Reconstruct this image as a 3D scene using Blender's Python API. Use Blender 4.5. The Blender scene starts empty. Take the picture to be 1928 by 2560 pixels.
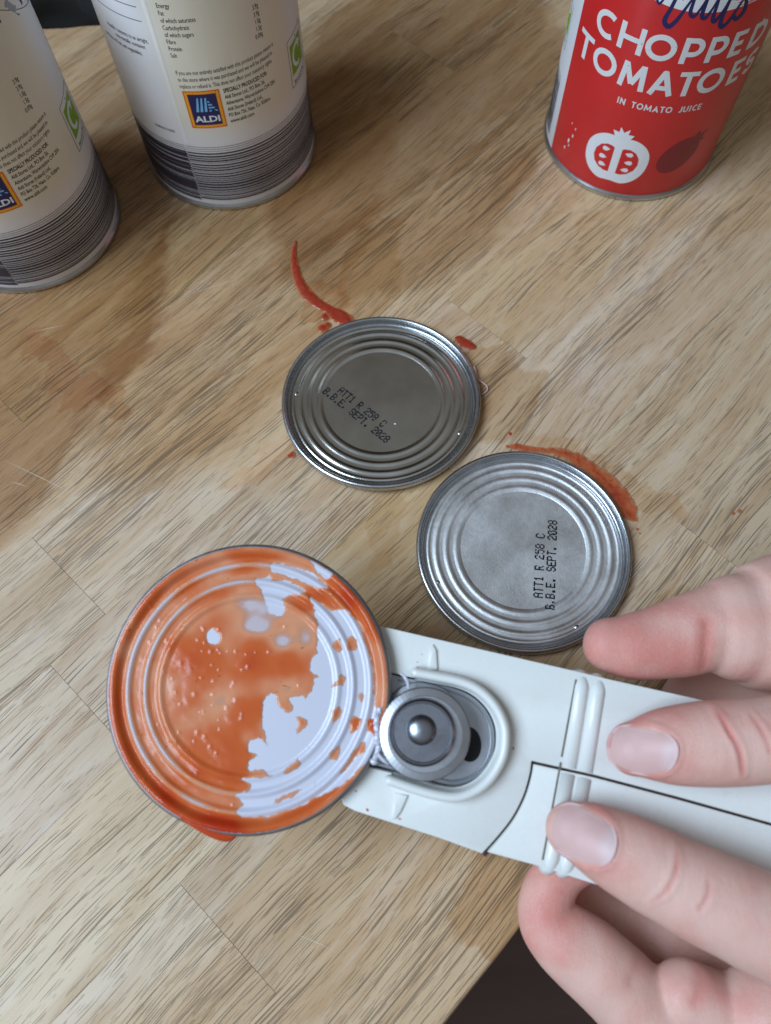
import bpy, bmesh, math, random
import numpy as np
from mathutils import Vector, Matrix, noise
from mathutils.bvhtree import BVHTree
random.seed(7)
R = math.radians
S = 0.001                       # all lengths below are millimetres
scn = bpy.context.scene
col = scn.collection

# ------------------------------------------------------------ camera
F_PX, PITCH, ROLL, CAM_H = 2009.34, R(21.7895), R(-2.27056), 271.352   # photograph is 1928 x 2560
fw = np.array([0, math.sin(PITCH), -math.cos(PITCH)])
up0 = np.array([0, math.cos(PITCH), math.sin(PITCH)]); rt0 = np.array([1, 0, 0.])
rt = rt0*math.cos(ROLL) + up0*math.sin(ROLL); up = -rt0*math.sin(ROLL) + up0*math.cos(ROLL)
CAM = np.array([0, 0, CAM_H])
cd = bpy.data.cameras.new('camera'); cam = bpy.data.objects.new('camera', cd); col.objects.link(cam)
cam.matrix_world = Matrix(((rt[0], up[0], -fw[0], 0), (rt[1], up[1], -fw[1], 0), (rt[2], up[2], -fw[2], CAM_H*S), (0, 0, 0, 1)))
cd.sensor_fit = 'HORIZONTAL'; cd.sensor_width = 36; cd.lens = 36*F_PX/1928
cd.clip_start = 0.01; cd.clip_end = 20
cd.dof.use_dof = True; cd.dof.focus_distance = 0.268; cd.dof.aperture_fstop = 15
scn.camera = cam

# ------------------------------------------------------------ light
scn.view_settings.view_transform = 'Standard'; scn.view_settings.look = 'None'
scn.view_settings.exposure = 0.0; scn.view_settings.gamma = 1
w = bpy.data.worlds.new('World'); scn.world = w; w.use_nodes = True
wn = w.node_tree; bg = wn.nodes['Background']
tc = wn.nodes.new('ShaderNodeTexCoord'); sx = wn.nodes.new('ShaderNodeSeparateXYZ'); wn.links.new(tc.outputs['Generated'], sx.inputs[0])
m1 = wn.nodes.new('ShaderNodeMath'); m1.operation = 'MULTIPLY_ADD'; m1.inputs[1].default_value = -0.35; m1.inputs[2].default_value = -0.05
wn.links.new(sx.outputs['Y'], m1.inputs[0])
m2 = wn.nodes.new('ShaderNodeMath'); m2.operation = 'MULTIPLY_ADD'; m2.inputs[1].default_value = 0.75
wn.links.new(sx.outputs['Z'], m2.inputs[0]); wn.links.new(m1.outputs[0], m2.inputs[2])
rp = wn.nodes.new('ShaderNodeValToRGB'); wn.links.new(m2.outputs[0], rp.inputs[0])
e = rp.color_ramp.elements
e[0].position = 0.08; e[0].color = (0.030, 0.024, 0.019, 1)
e[1].position = 0.85; e[1].color = (0.44, 0.48, 0.53, 1)
e2 = rp.color_ramp.elements.new(0.30); e2.color = (0.13, 0.112, 0.088, 1)
e3 = rp.color_ramp.elements.new(0.50); e3.color = (0.30, 0.30, 0.295, 1)
wn.links.new(rp.outputs[0], bg.inputs[0]); bg.inputs[1].default_value = 0.70

def area(name, loc, target, sxy, power, color):
    d = bpy.data.lights.new(name, 'AREA'); d.shape = 'RECTANGLE'; d.size, d.size_y = sxy; d.energy = power; d.color = color
    o = bpy.data.objects.new(name, d); col.objects.link(o); o.location = Vector(loc)
    o.rotation_euler = (Vector(target)-Vector(loc)).to_track_quat('-Z', 'Y').to_euler(); return o
area('window_light', (-0.82, -0.14, 1.12), (0, 0.05, 0), (0.85, 0.75), 25.5, (0.62, 0.80, 1.0))

# ------------------------------------------------------------ geometry helpers
def ray(px, py):
    d = fw*F_PX + rt*(px-964) - up*(py-1280); return d/np.linalg.norm(d)
def pl(px, py, z=0.0):                                  # point of the worktop plane seen at a photo pixel, mm
    d = ray(px, py); return CAM + d*((z-CAM[2])/d[2])
def link(name, me, m=None, parent=None, smooth=True):
    o = bpy.data.objects.new(name, me); col.objects.link(o)
    if m is not None:
        for mm in (m if isinstance(m, (list, tuple)) else [m]): me.materials.append(mm)
    if parent: o.parent = parent
    if smooth: me.polygons.foreach_set('use_smooth', [True]*len(me.polygons))
    return o
def mesh(name, vs, fs, m=None, parent=None, smooth=True):
    me = bpy.data.meshes.new(name); me.from_pydata([(v[0]*S, v[1]*S, v[2]*S) for v in vs], [], fs); me.update()
    return link(name, me, m, parent, smooth)
def from_bm(name, bm, m=None, parent=None, smooth=True, ang=None):
    bmesh.ops.scale(bm, vec=(S, S, S), verts=bm.verts)
    me = bpy.data.meshes.new(name); bm.to_mesh(me); bm.free(); o = link(name, me, m, parent, smooth)
    if ang is not None: sharp(o, ang)
    return o
def sharp(o, deg=35):
    bm = bmesh.new(); bm.from_mesh(o.data)
    for e in bm.edges:
        if len(e.link_faces) == 2 and e.calc_face_angle(0) > R(deg): e.smooth = False
    bm.to_mesh(o.data); bm.free()
def empty(name, loc=(0, 0, 0), rot=(0, 0, 0)):
    o = bpy.data.objects.new(name, None); col.objects.link(o); o.empty_display_size = .02
    o.location = Vector(loc)*S; o.rotation_euler = rot; return o
def tag(o, label=None, cat=None, group=None, kind=None):
    if label: o['label'] = label
    if cat: o['category'] = cat
    if group: o['group'] = group
    if kind: o['kind'] = kind
    return o
def copy_tree(o, parent=None):
    c = o.copy(); col.objects.link(c)
    if parent: c.parent = parent
    for ch in list(o.children): copy_tree(ch, c)
    return c
def lathe(prof, seg=128, fn=None):
    vs, fs = [], []
    n = len(prof)
    for i in range(seg):
        a = 2*math.pi*i/seg
        for j, (r, z) in enumerate(prof):
            if fn: r, z = fn(r, z, a, j)
            vs.append((r*math.cos(a), r*math.sin(a), z))
    for i in range(seg):
        k = (i+1) % seg
        for j in range(n-1): fs.append((i*n+j, k*n+j, k*n+j+1, i*n+j+1))
    return vs, fs
def catmull(P, k=10):
    P = [np.array(p, float) for p in P]; Q = [2*P[0]-P[1]]+P+[2*P[-1]-P[-2]]; out = []
    for i in range(1, len(Q)-2):
        a, b, c, d = Q[i-1:i+3]
        for j in range(k):
            t = j/k; out.append(.5*((2*b)+(c-a)*t+(2*a-5*b+4*c-d)*t*t+(3*b-a-3*c+d)*t**3))
    out.append(P[-1]); return out
def tube(P, radii, seg=20, flat=1.0, caps=True, upv=(0, 0, 1)):
    """tube along P with round ends; flat squeezes it along upv."""
    pts, rr = [np.array(p, float) for p in P], list(radii)
    if caps:
        d0 = pts[0]-pts[1]; d0 /= np.linalg.norm(d0); d1 = pts[-1]-pts[-2]; d1 /= np.linalg.norm(d1)
        hd = [(math.sin(t), math.cos(t)) for t in np.linspace(math.pi/2, 0, 7)[:-1]]
        pts = [pts[0]+d0*rr[0]*s_ for s_, c_ in hd]+pts+[pts[-1]+d1*rr[-1]*s_ for s_, c_ in hd[::-1]]
        rr = [rr[0]*max(c_, .04) for s_, c_ in hd]+rr+[rr[-1]*max(c_, .04) for s_, c_ in hd[::-1]]
    vs, fs = [], []; uv = np.array(upv, float)
    for i, p in enumerate(pts):
        t = pts[min(i+1, len(pts)-1)]-pts[max(i-1, 0)]; t /= np.linalg.norm(t)
        s = np.cross(t, uv); s /= np.linalg.norm(s); n = np.cross(s, t)
        for k in range(seg):
            a = 2*math.pi*k/seg; vs.append(tuple(p+s*rr[i]*math.cos(a)+n*rr[i]*flat*math.sin(a)))
    for i in range(len(pts)-1):
        for k in range(seg): k2 = (k+1) % seg; fs.append((i*seg+k, i*seg+k2, (i+1)*seg+k2, (i+1)*seg+k))
    fs.append(tuple(range(seg))[::-1]); fs.append(tuple((len(pts)-1)*seg+k for k in range(seg)))
    return vs, fs
def prism(poly, z0, z1, bevs=None, seg=4, bot=0.0):
    """poly in mm (x,y) ccw; bevs: function(edge midpoint) -> radius of the top edge."""
    bm = bmesh.new(); ar = sum(poly[i-1][0]*poly[i][1]-poly[i][0]*poly[i-1][1] for i in range(len(poly)))
    if ar < 0: poly = poly[::-1]
    top = [bm.verts.new((x, y, z1)) for x, y in poly]; bt = [bm.verts.new((x, y, z0)) for x, y in poly]
    bm.faces.new(top); bm.faces.new(bt[::-1]); n = len(poly)
    for i in range(n): bm.faces.new((bt[i], bt[(i+1) % n], top[(i+1) % n], top[i]))
    bm.normal_update()
    if bevs:
        groups = {}
        for ed in bm.edges:
            if all(abs(v.co.z-z1) < 1e-6 for v in ed.verts):
                m = (ed.verts[0].co+ed.verts[1].co)/2; r = bevs(m.x, m.y)
                if r: groups.setdefault(r, []).append(ed)
        for r, eds in sorted(groups.items()):
            eds = [e_ for e_ in eds if e_.is_valid]
            bmesh.ops.bevel(bm, geom=eds, offset=r, segments=seg if r > .8 else 2, profile=.5, affect='EDGES', clamp_overlap=True)
    return bm

# ------------------------------------------------------------ material helpers
class M:
    def __init__(s, name, **kw):
        s.mat = bpy.data.materials.new(name); s.mat.use_nodes = True; s.nt = s.mat.node_tree
        s.b = s.nt.nodes['Principled BSDF']
        for k, v in kw.items(): s.set(k.replace('_', ' '), v)
    def set(s, k, v):
        i = s.b.inputs[k]
        if isinstance(v, bpy.types.NodeSocket): s.nt.links.new(v, i)
        elif isinstance(v, tuple) and len(v) == 3 and i.type == 'RGBA': i.default_value = (*v, 1)
        else: i.default_value = v
    def n(s, t, ins=(), out=0, **props):
        nd = s.nt.nodes.new('ShaderNode'+t)
        for k, v in props.items(): setattr(nd, k, v)
        for k, v in dict(ins).items():
            i = nd.inputs[k]
            if isinstance(v, bpy.types.NodeSocket): s.nt.links.new(v, i)
            elif isinstance(v, tuple) and len(v) == 3 and i.type == 'RGBA': i.default_value = (*v, 1)
            else: i.default_value = v
        return nd.outputs[out]
    def math(s, op, a, b=0.0, c=0.0, clamp=False): return s.n('Math', {0: a, 1: b, 2: c}, operation=op, use_clamp=clamp)
    def coord(s): return s.n('TexCoord', out=3)
    def mapping(s, v, scale=(1, 1, 1), rot=(0, 0, 0), loc=(0, 0, 0)): return s.n('Mapping', {0: v, 'Location': loc, 'Rotation': rot, 'Scale': scale})
    def noise(s, v, scale, detail=2, rough=.5, dist=0, w_=None, color=False):
        d = {'Vector': v, 'Scale': scale, 'Detail': detail, 'Roughness': rough, 'Distortion': dist}
        if w_ is not None: d['W'] = w_
        return s.n('TexNoise', d, out=1 if color else 0, noise_dimensions='4D' if w_ is not None else '3D')
    def rng(s, v, a, b, c=0., d=1., smooth=True):
        return s.n('MapRange', {0: v, 1: a, 2: b, 3: c, 4: d}, interpolation_type='SMOOTHSTEP' if smooth else 'LINEAR')
    def mix(s, f, a, b, blend='MIX'):
        nd = s.nt.nodes.new('ShaderNodeMix'); nd.data_type = 'RGBA'; nd.blend_type = blend
        for k, v in ((0, f), (6, a), (7, b)):
            i = nd.inputs[k]
            if isinstance(v, bpy.types.NodeSocket): s.nt.links.new(v, i)
            elif isinstance(v, tuple): i.default_value = (*v, 1)
            else: i.default_value = v
        return nd.outputs[2]
    def bump(s, h, strength=.3, dist=.0005, nrm=None):
        d = {'Height': h, 'Strength': strength, 'Distance': dist}
        if nrm is not None: d['Normal'] = nrm
        o = s.n('Bump', d); s.set('Normal', o); return o
def flat(name, c, rough=.5, **kw): return M(name, Base_Color=c, Roughness=rough, **kw).mat

# ------------------------------------------------------------ worktop of oak staves
ANG = R(44.6); CG, SG = math.cos(ANG), math.sin(ANG)
def gn(p): return (p[0]*CG+p[1]*SG, -p[0]*SG+p[1]*CG)
D = 1928/1666.0
def wood_material():
    m = M('oak'); v = m.coord()
    oi = m.nt.nodes.new('ShaderNodeObjectInfo'); rnd = oi.outputs['Random']; oc = m.n('SeparateColor', {0: oi.outputs['Color']})
    off = m.math('MULTIPLY', rnd, 37.0)
    warp = m.noise(m.mapping(v, (14, 60, 14)), 1.0, 2, w_=off, color=True)
    vw = m.n('VectorMath', {0: v, 1: m.n('VectorMath', {0: warp, 1: (-.5, -.5, -.5)}, operation='ADD')}, operation='ADD')
    # gentle bending of the grain, different in each stave
    bend = m.math('MULTIPLY', m.math('SUBTRACT', m.noise(m.mapping(v, (9, 14, 9)), 1.0, 1, w_=off), .5), 0.016)
    vb = m.n('VectorMath', {0: v, 1: m.n('CombineXYZ', {1: bend})}, operation='ADD')
    figure = m.noise(m.mapping(vb, (4, 110, 20)), 1.0, 4, .6, 0.2, w_=off)           # growth figure
    fibre = m.noise(m.mapping(vb, (35, 1300, 300)), 1.0, 4, .65, w_=off)               # fine fibres
    blot = m.noise(m.mapping(vb, (12, 110, 25)), 1.0, 4, .62, w_=off)
    c = m.mix(m.rng(figure, .36, .66), (.45, .277, .142), (.56, .392, .232))
    c = m.mix(m.math('MULTIPLY', m.rng(fibre, .38, .70), .30), c, (.64, .475, .33))
    c = m.mix(m.math('MULTIPLY', m.rng(blot, .54, .7), .5), c, (.38, .205, .09))
    pale = m.noise(m.mapping(v, (22, 90, 25)), 1.0, 5, .65, .3, w_=m.math('ADD', off, 5.))
    c = m.mix(m.math('MULTIPLY', m.rng(pale, .52, .7), .5), c, (.61, .475, .35))
    # pores: short dark dashes along the grain
    dens = m.rng(m.noise(m.mapping(vb, (6, 45, 10)), 1.0, 2, w_=m.math('ADD', off, 9.)), .35, .7, .085, -.06)
    p1 = m.noise(m.mapping(vb, (38, 2100, 60)), 1.0, 0, .45, w_=off)
    p2 = m.noise(m.mapping(vb, (120, 2900, 60)), 1.0, 0, .45, w_=m.math('ADD', off, 3.))
    pore = m.rng(m.math('SUBTRACT', p1, dens), .63, .67)
    pore2 = m.math('MULTIPLY', m.rng(m.math('SUBTRACT', p2, dens), .615, .66), .6)
    pores = m.math('MAXIMUM', pore, pore2)
    c = m.mix(m.math('MULTIPLY', pores, .72), c, (.13, .085, .05))
    # silver rays: slanted small flecks
    ray_ = m.rng(m.noise(m.mapping(v, (260, 900, 60), (0, 0, R(14))), 1.0, 1, .5, w_=off), .66, .74)
    c = m.mix(m.math('MULTIPLY', ray_, .35), c, (.24, .175, .115))
    tone = m.rng(oc, 0, 1, .88, 1.10, False)
    c = m.mix(1.0, c, m.n('CombineColor', {0: tone, 1: tone, 2: m.math('MULTIPLY', tone, m.rng(m.n('SeparateColor', {0: oi.outputs['Color']}, out=1), 0, 1, .93, 1.05, False))}), 'MULTIPLY')
    # stains: tomato juice and damp soaked into the wood, plus painted-in shade and sheen
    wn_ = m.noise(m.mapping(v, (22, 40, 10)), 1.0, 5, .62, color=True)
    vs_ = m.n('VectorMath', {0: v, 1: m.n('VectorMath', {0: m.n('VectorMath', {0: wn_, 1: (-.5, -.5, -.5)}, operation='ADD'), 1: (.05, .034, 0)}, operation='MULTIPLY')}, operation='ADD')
    stain_shade = None
    for (dx, dy, rx, ry, an, k, sc) in STAINS_AND_SHADE:
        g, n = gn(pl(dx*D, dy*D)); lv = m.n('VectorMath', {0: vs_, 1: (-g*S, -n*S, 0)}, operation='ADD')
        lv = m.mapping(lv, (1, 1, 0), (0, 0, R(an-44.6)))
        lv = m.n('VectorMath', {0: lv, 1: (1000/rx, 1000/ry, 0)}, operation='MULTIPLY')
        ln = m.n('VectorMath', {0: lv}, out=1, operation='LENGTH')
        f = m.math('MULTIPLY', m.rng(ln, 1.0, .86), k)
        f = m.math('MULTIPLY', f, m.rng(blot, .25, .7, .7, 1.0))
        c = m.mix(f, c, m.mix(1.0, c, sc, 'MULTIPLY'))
        stain_shade = f if stain_shade is None else m.math('MAXIMUM', stain_shade, f)
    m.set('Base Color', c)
    m.set('Roughness', m.math('ADD', m.math('SUBTRACT', m.rng(blot, .3, .7, .36, .5), m.math('MULTIPLY', stain_shade, .1)), m.math('MULTIPLY', pores, .2)))
    m.set('Specular IOR Level', .3)
    h = m.math('SUBTRACT', m.math('MULTIPLY', fibre, .25), m.math('MULTIPLY', pores, .9))
    m.bump(h, .55, .00022)
    return m.mat
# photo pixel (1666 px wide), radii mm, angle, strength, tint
STAINS_AND_SHADE = [(1500, 900, 110, 75, 44, .8, (1.1, 1.2, 1.38)), (150, 1600, 120, 80, 44, .8, (1.04, 1.15, 1.36)), (60, 720, 118, 50, 18, .85, (.54, .37, .22)), (560, 540, 125, 46, 24, .7, (.74, .60, .44)),  # second pale entry paints window sheen; both dark ones mix damp and painted shade
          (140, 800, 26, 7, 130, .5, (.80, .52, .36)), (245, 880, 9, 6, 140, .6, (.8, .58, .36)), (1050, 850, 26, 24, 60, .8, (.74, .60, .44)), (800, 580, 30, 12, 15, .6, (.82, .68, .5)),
          (900, 240, 115, 68, 20, .9, (.62, .49, .36)), (250, 100, 50, 50, 20, .5, (.62, .5, .38)), (700, 640, 13, 9, 130, .7, (.85, .66, .48)), (1310, 1030, 30, 9, 120, .6, (.85, .66, .48)), (850, 1070, 30, 6, 20, .5, (.85, .7, .52)), (1060, 1930, 24, 11, 48, .7, (.78, .60, .40)), (560, 1010, 18, 3.2, 42, .5, (.95, .68, .48)),  # first entry here paints the tins' shade on the wood
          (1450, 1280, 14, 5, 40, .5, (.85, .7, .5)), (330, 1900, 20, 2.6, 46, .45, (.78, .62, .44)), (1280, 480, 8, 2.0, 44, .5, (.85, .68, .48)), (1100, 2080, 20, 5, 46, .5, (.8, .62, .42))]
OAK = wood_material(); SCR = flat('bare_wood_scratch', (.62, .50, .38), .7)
top = empty('wooden_worktop', (0, 0, 0), (0, 0, ANG))
tag(top, 'oiled oak stave worktop with tomato stains that all the tins and lids stand on', 'worktop')
rows = [-45.0, -3.6, 38.6, 81.3, 122.3]
while rows[-1] < 560: rows.append(rows[-1]+random.choice([40.5, 41.5, 42]))
fixed = {0: [145.3], 3: [-42.3, 161.2]}
for i in range(len(rows)-1):
    n0, n1 = rows[i]+.02, rows[i+1]-.02
    cuts = list(fixed.get(i, []))
    if not cuts: cuts = [random.uniform(-90, 160)]
    cuts.sort()
    while cuts[0] > -420: cuts.insert(0, cuts[0]-random.uniform(210, 420))
    while cuts[-1] < 640: cuts.append(cuts[-1]+random.uniform(210, 420))
    for j in range(len(cuts)-1):
        g0, g1 = cuts[j]+.06, cuts[j+1]-.06; b = .07; zt = random.uniform(-.02, .0)
        sec = [(n0, -38), (n0, zt-b), (n0+b, zt), (n1-b, zt), (n1, zt-b), (n1, -38)]
        if i == 0: sec = [(n0, -38)]+[(n0+1.8-1.8*math.cos(t), zt-1.8+1.8*math.sin(t)) for t in np.linspace(0, math.pi/2, 6)]+sec[3:]
        k = len(sec); vs = [(g0, a, z) for a, z in sec]+[(g1, a, z) for a, z in sec]
        fs = [tuple(range(k)), tuple(range(2*k-1, k-1, -1))]+[(q, q+k, (q+1) % k+k, (q+1) % k) for q in range(k)]
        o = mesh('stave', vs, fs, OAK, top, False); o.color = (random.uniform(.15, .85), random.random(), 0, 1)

for (x0_, y0_, x1_, y1_) in ((0, 990, 175, 1075), (20, 1040, 60, 1052), (120, 470, 215, 505), (60, 720, 150, 700), (1290, 640, 1330, 770), (400, 640, 520, 600), (620, 2010, 735, 2060), (1180, 560, 1320, 590)):
    a_, b_ = gn(pl(x0_*D, y0_*D)), gn(pl(x1_*D, y1_*D)); a_, b_ = np.array(a_), np.array(b_); d_ = (b_-a_)/np.linalg.norm(b_-a_); nn_ = np.array([-d_[1], d_[0]])*.09
    mesh('knife_scratch', [(*(a_), .012), (*((a_+b_)/2+nn_*3), .012), (*b_, .012), (*((a_+b_)/2+nn_), .012)], [(0, 3, 2, 1)], SCR, top, False)
fl = M('dark_floor'); v = fl.coord(); fn_ = fl.noise(fl.mapping(v, (3, 30, 3), (0, 0, R(20))), 1, 3)
fl.set('Base Color', fl.mix(fn_, (.075, .034, .022), (.13, .068, .045))); fl.set('Roughness', .45)
o = mesh('floor', [(-3000, -3000, -900), (3000, -3000, -900), (3000, 3000, -900), (-3000, 3000, -900)], [(0, 1, 2, 3)], fl.mat, None, False)
tag(o, kind='structure')

# ------------------------------------------------------------ lettering helpers
def text_mesh(body, size=1.0, bold=0.0):
    cu = bpy.data.curves.new('t', 'FONT'); cu.body = body; cu.size = 1; cu.resolution_u = 2; cu.offset = bold
    ob = bpy.data.objects.new('t', cu); col.objects.link(ob)
    dg = bpy.context.evaluated_depsgraph_get(); me = bpy.data.meshes.new_from_object(ob.evaluated_get(dg))
    vs = np.array([v.co[:] for v in me.vertices]).reshape(-1, 3); fs = [tuple(p.vertices) for p in me.polygons]
    bpy.data.objects.remove(ob); bpy.data.curves.remove(cu); bpy.data.meshes.remove(me)
    return vs, fs
CAP = .73
class Print:
    """flat print collected in (s,z) millimetres on a cylinder of radius rad, or on a plane."""
    def __init__(s, rad=None): s.vs, s.fs, s.rad, s.lay = [], [], rad, 0
    def add(s, pts, fs):
        s.lay += 1; b = len(s.vs); e_ = .05+.0012*(s.lay % 40)
        for x, y in pts:
            if s.rad is None: s.vs.append((x, y, e_))
            else:
                a = x/s.rad; s.vs.append(((s.rad+e_)*math.cos(a), (s.rad+e_)*math.sin(a), y))
        s.fs += [tuple(i+b for i in f) for f in fs]
    def text(s, body, x, y, cap, width=None, align='L', bold=0., xs=.8, tf=None):
        vs, fs = text_mesh(body, bold=bold)
        if not len(vs): return
        k = cap/CAP; X = (vs[:, 0]-vs[:, 0].min())*k*xs; Y = vs[:, 1]*k; W = X.max()
        if width: X *= width/W; W = width
        if align == 'R': X -= W
        if align == 'C': X -= W/2
        P = [(x+a, y+b) for a, b in zip(X, Y)]
        if tf: P = [tf(*p) for p in P]
        s.add(P, fs)
    def stroke(s, P, wd, close=False):
        P = [np.array(p, float) for p in P]
        if not close and not isinstance(wd, (list, tuple)):
            Q = [P[0]]
            for a, b in zip(P[:-1], P[1:]):
                k = max(1, int(math.ceil(np.linalg.norm(b-a)/1.1))); Q += [a+(b-a)*i/k for i in range(1, k+1)]
            P = Q
        elif close and len(P) < 6:
            Q = []
            for i in range(len(P)):
                a, b = P[i], P[(i+1) % len(P)]; k = max(1, int(math.ceil(np.linalg.norm(b-a)/1.1))); Q += [a+(b-a)*j/k for j in range(k)]
            P = Q
        n = len(P); L, Rr = [], []
        for i in range(n):
            a = P[(i-1) % n] if close or i > 0 else P[i]; b = P[(i+1) % n] if close or i < n-1 else P[i]
            t = b-a; t /= max(np.linalg.norm(t), 1e-9); m = np.array([-t[1], t[0]])
            sc = 1.0
            if (close or 0 < i < n-1):
                t1 = P[i]-P[i-1]; t1 /= max(np.linalg.norm(t1), 1e-9); sc = 1/max(.45, abs(np.dot(m, np.array([-t1[1], t1[0]]))))
            w_ = (wd[i] if isinstance(wd, (list, tuple)) else wd)/2*sc
            L.append(P[i]+m*w_); Rr.append(P[i]-m*w_)
        k = n if close else n-1
        s.add(L+Rr, [(i, (i+1) % n, n+(i+1) % n, n+i)[::-1] for i in range(k)])
    def poly(s, P, step=3.0):
        """filled polygon, fan from its centroid in rings so that it follows the curve."""
        P = [np.array(p, float) for p in P]; c = sum(P)/len(P); n = len(P); K = 5
        vs = [c]+[c+(p-c)*(k/K) for k in range(1, K+1) for p in P]
        fs = [(0, 1+i, 1+(i+1) % n) for i in range(n)]
        for k in range(K-1): fs += [(1+k*n+i, 1+(k+1)*n+i, 1+(k+1)*n+(i+1) % n, 1+k*n+(i+1) % n) for i in range(n)]
        s.add([tuple(v) for v in vs], fs)
    def rect(s, x0, x1, y0, y1):
        k = max(1, int(abs(x1-x0)/1.2)); X = np.linspace(x0, x1, k+1)
        s.add([(x, y0) for x in X]+[(x, y1) for x in X], [(i, i+1, k+2+i, k+1+i) for i in range(k)])
    def build(s, name, m, parent): return mesh(name, s.vs, s.fs, m, parent, False)

DOT = {'A': '0E 11 11 1F 11 11 11', 'T': '1F 04 04 04 04 04 04', '1': '04 0C 04 04 04 04 0E', 'R': '1E 11 11 1E 14 12 11', '2': '0E 11 01 06 08 10 1F',
       '5': '1F 10 1E 01 01 11 0E', '8': '0E 11 11 0E 11 11 0E', 'C': '0E 11 10 10 10 11 0E', 'B': '1E 11 11 1E 11 11 1E', '.': '00 00 00 00 00 0C 0C',
       'E': '1F 10 10 1E 10 10 1F', 'S': '0E 11 10 0E 01 11 0E', 'P': '1E 11 11 1E 10 10 10', '0': '0E 11 13 15 19 11 0E', ' ': '00 00 00 00 00 00 00'}
def dot_text(lines, p):
    """ink-jet dot code; lines: (text, x, y) with pitch p of the dots."""
    vs, fs = [], []
    for body, x0, y0, pw in lines:
        for ci, ch in enumerate(body):
            for r_, hx in enumerate(DOT[ch].split()):
                b = int(hx, 16)
                for c_ in range(5):
                    if b >> (4-c_) & 1 and random.random() > .04:
                        cx_ = x0+(ci*6+c_)*pw+random.gauss(0, .02); cy_ = y0-r_*p+random.gauss(0, .02); q = p*random.uniform(.6, .75); k = len(vs)
                        vs += [(cx_+q*math.cos(t)*.92, cy_+q*math.sin(t), .05) for t in np.arange(6)*math.pi/3]; fs.append(tuple(range(k, k+6)))
    return vs, fs

INK = flat('black_ink', (.018, .018, .022), .9, Specular_IOR_Level=.1)
# ------------------------------------------------------------ tins
def tin_metal(name='tinplate', rough=.25, col_=(.60, .62, .64), brushed=None, mott=.0):
    m = M(name, Metallic=1.0); v = m.coord()
    n1 = m.noise(v, 60, 3, .6); n2 = m.noise(v, 700, 2, .6)
    m.set('Base Color', m.mix(m.rng(n1, .3, .7), tuple(c*.86 for c in col_), col_))
    m.set('Roughness', m.math('ADD', m.rng(n1, .3, .7, rough*.85, rough*1.15), m.math('MULTIPLY', n2, mott)))
    if brushed:
        g = m.noise(m.mapping(v, (5200, 900, 400), (0, 0, R(brushed[0]))), 1, 2, .6)
        m.bump(g, brushed[1], .00006)
    else: m.bump(m.noise(v, 220, 3, .6), .08, .0002)
    return m.mat
TIN = tin_metal('tinplate_rim', .3)
def paper(name, c, rough=.42):
    m = M(name); v = m.coord(); n_ = m.noise(v, 35, 3); m.set('Base Color', m.mix(m.rng(n_, .3, .7), tuple(x*.93 for x in c), c)); m.set('Roughness', rough)
    m.bump(m.noise(v, 90, 3, .55), .12, .0006); return m.mat
CREAM = M('cream_label'); v = CREAM.coord(); sep = CREAM.nt.nodes.new('ShaderNodeSeparateXYZ'); CREAM.nt.links.new(v, sep.inputs[0])
an_ = CREAM.math('ARCTAN2', sep.outputs[1], sep.outputs[0])
cf = CREAM.math('MULTIPLY', CREAM.rng(CREAM.math('ABSOLUTE', CREAM.math('SUBTRACT', an_, R(-66))), .85, .55), CREAM.rng(sep.outputs[2], .034, .046))
CREAM.set('Base Color', CREAM.mix(cf, (.84, .82, .83), (.83, .765, .62))); CREAM.set('Roughness', .4)
CREAM.bump(CREAM.noise(CREAM.mapping(v, (60, 60, 22)), 1, 3, .5), .35, .0012); CREAM = CREAM.mat
WHITEP = paper('white_label', (.80, .80, .82)); REDP = paper('red_label', (.66, .022, .024), .33)
RAD = 36.6
def tin_body(t):
    # bare metal: rims, beaded wall and ends; the label wraps it
    prof = [(0, 2.2), (30, 2.2), (34, 2.6), (35.4, 1.4), (36.3, .1), (37.1, .0), (37.55, .5), (37.6, 1.6), (37.3, 2.4), (36.45, 3.0), (36.4, 107.2), (37.3, 107.8), (37.6, 109), (37.2, 109.8), (36.6, 109.9),
            (36, 109), (35.4, 106.6), (33, 107.4), (31, 106.7), (28, 107.3), (25, 106.8), (0, 107)]
    vs, fs = lathe(prof, 96); mesh('metal_body', vs, fs, TIN, t)
def label_sleeve(t, sections, z0=1.9, z1=106.8):
    """paper sleeve with a lapped edge; sections: (angle0, angle1, material)."""
    mats = []; vs, fs, mi = [], [], []
    for a0, a1, m in sections:
        if m not in mats: mats.append(m)
        k = max(2, int((a1-a0)/2)); zz = [z0, z0+.3, (z0+z1)/2, z1]
        for i in range(k+1):
            a = R(a0+(a1-a0)*i/k)
            for z in zz: r_ = RAD+.02*math.sin(a*9+z)+(.0 if z > z0 else -.1); vs.append((r_*math.cos(a), r_*math.sin(a), z))
        b = len(vs)-(k+1)*4
        for i in range(k):
            for q in range(3): fs.append((b+i*4+q, b+(i+1)*4+q, b+(i+1)*4+q+1, b+i*4+q+1)); mi.append(mats.index(m))
    o = mesh('paper_label', vs, fs, mats, t); o.data.polygons.foreach_set('material_index', mi); return o
rs = random.Random(3)
STRIPES = []; z = 33.6
while z > 5.6:
    h = rs.choice([.5, .8, 1.1, .4, .9, .6]); 
    if z > 31: h = .22
    STRIPES.append((z-h, z)); z -= h+rs.choice([.35, .45, .55, .4]) if z < 31.5 else h+.75
STRIPES = [s_ for s_ in STRIPES if s_[0] > 5]
SC = RAD*math.pi/180
INKV = flat('violet_black_ink', (.035, .028, .042), .45)
def stripes(t, a0, a1, dz=0):
    P = Print(RAD)
    for z0, z1 in STRIPES: P.rect(a0*SC, a1*SC, z0+dz, z1+dz)
    return P
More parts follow.
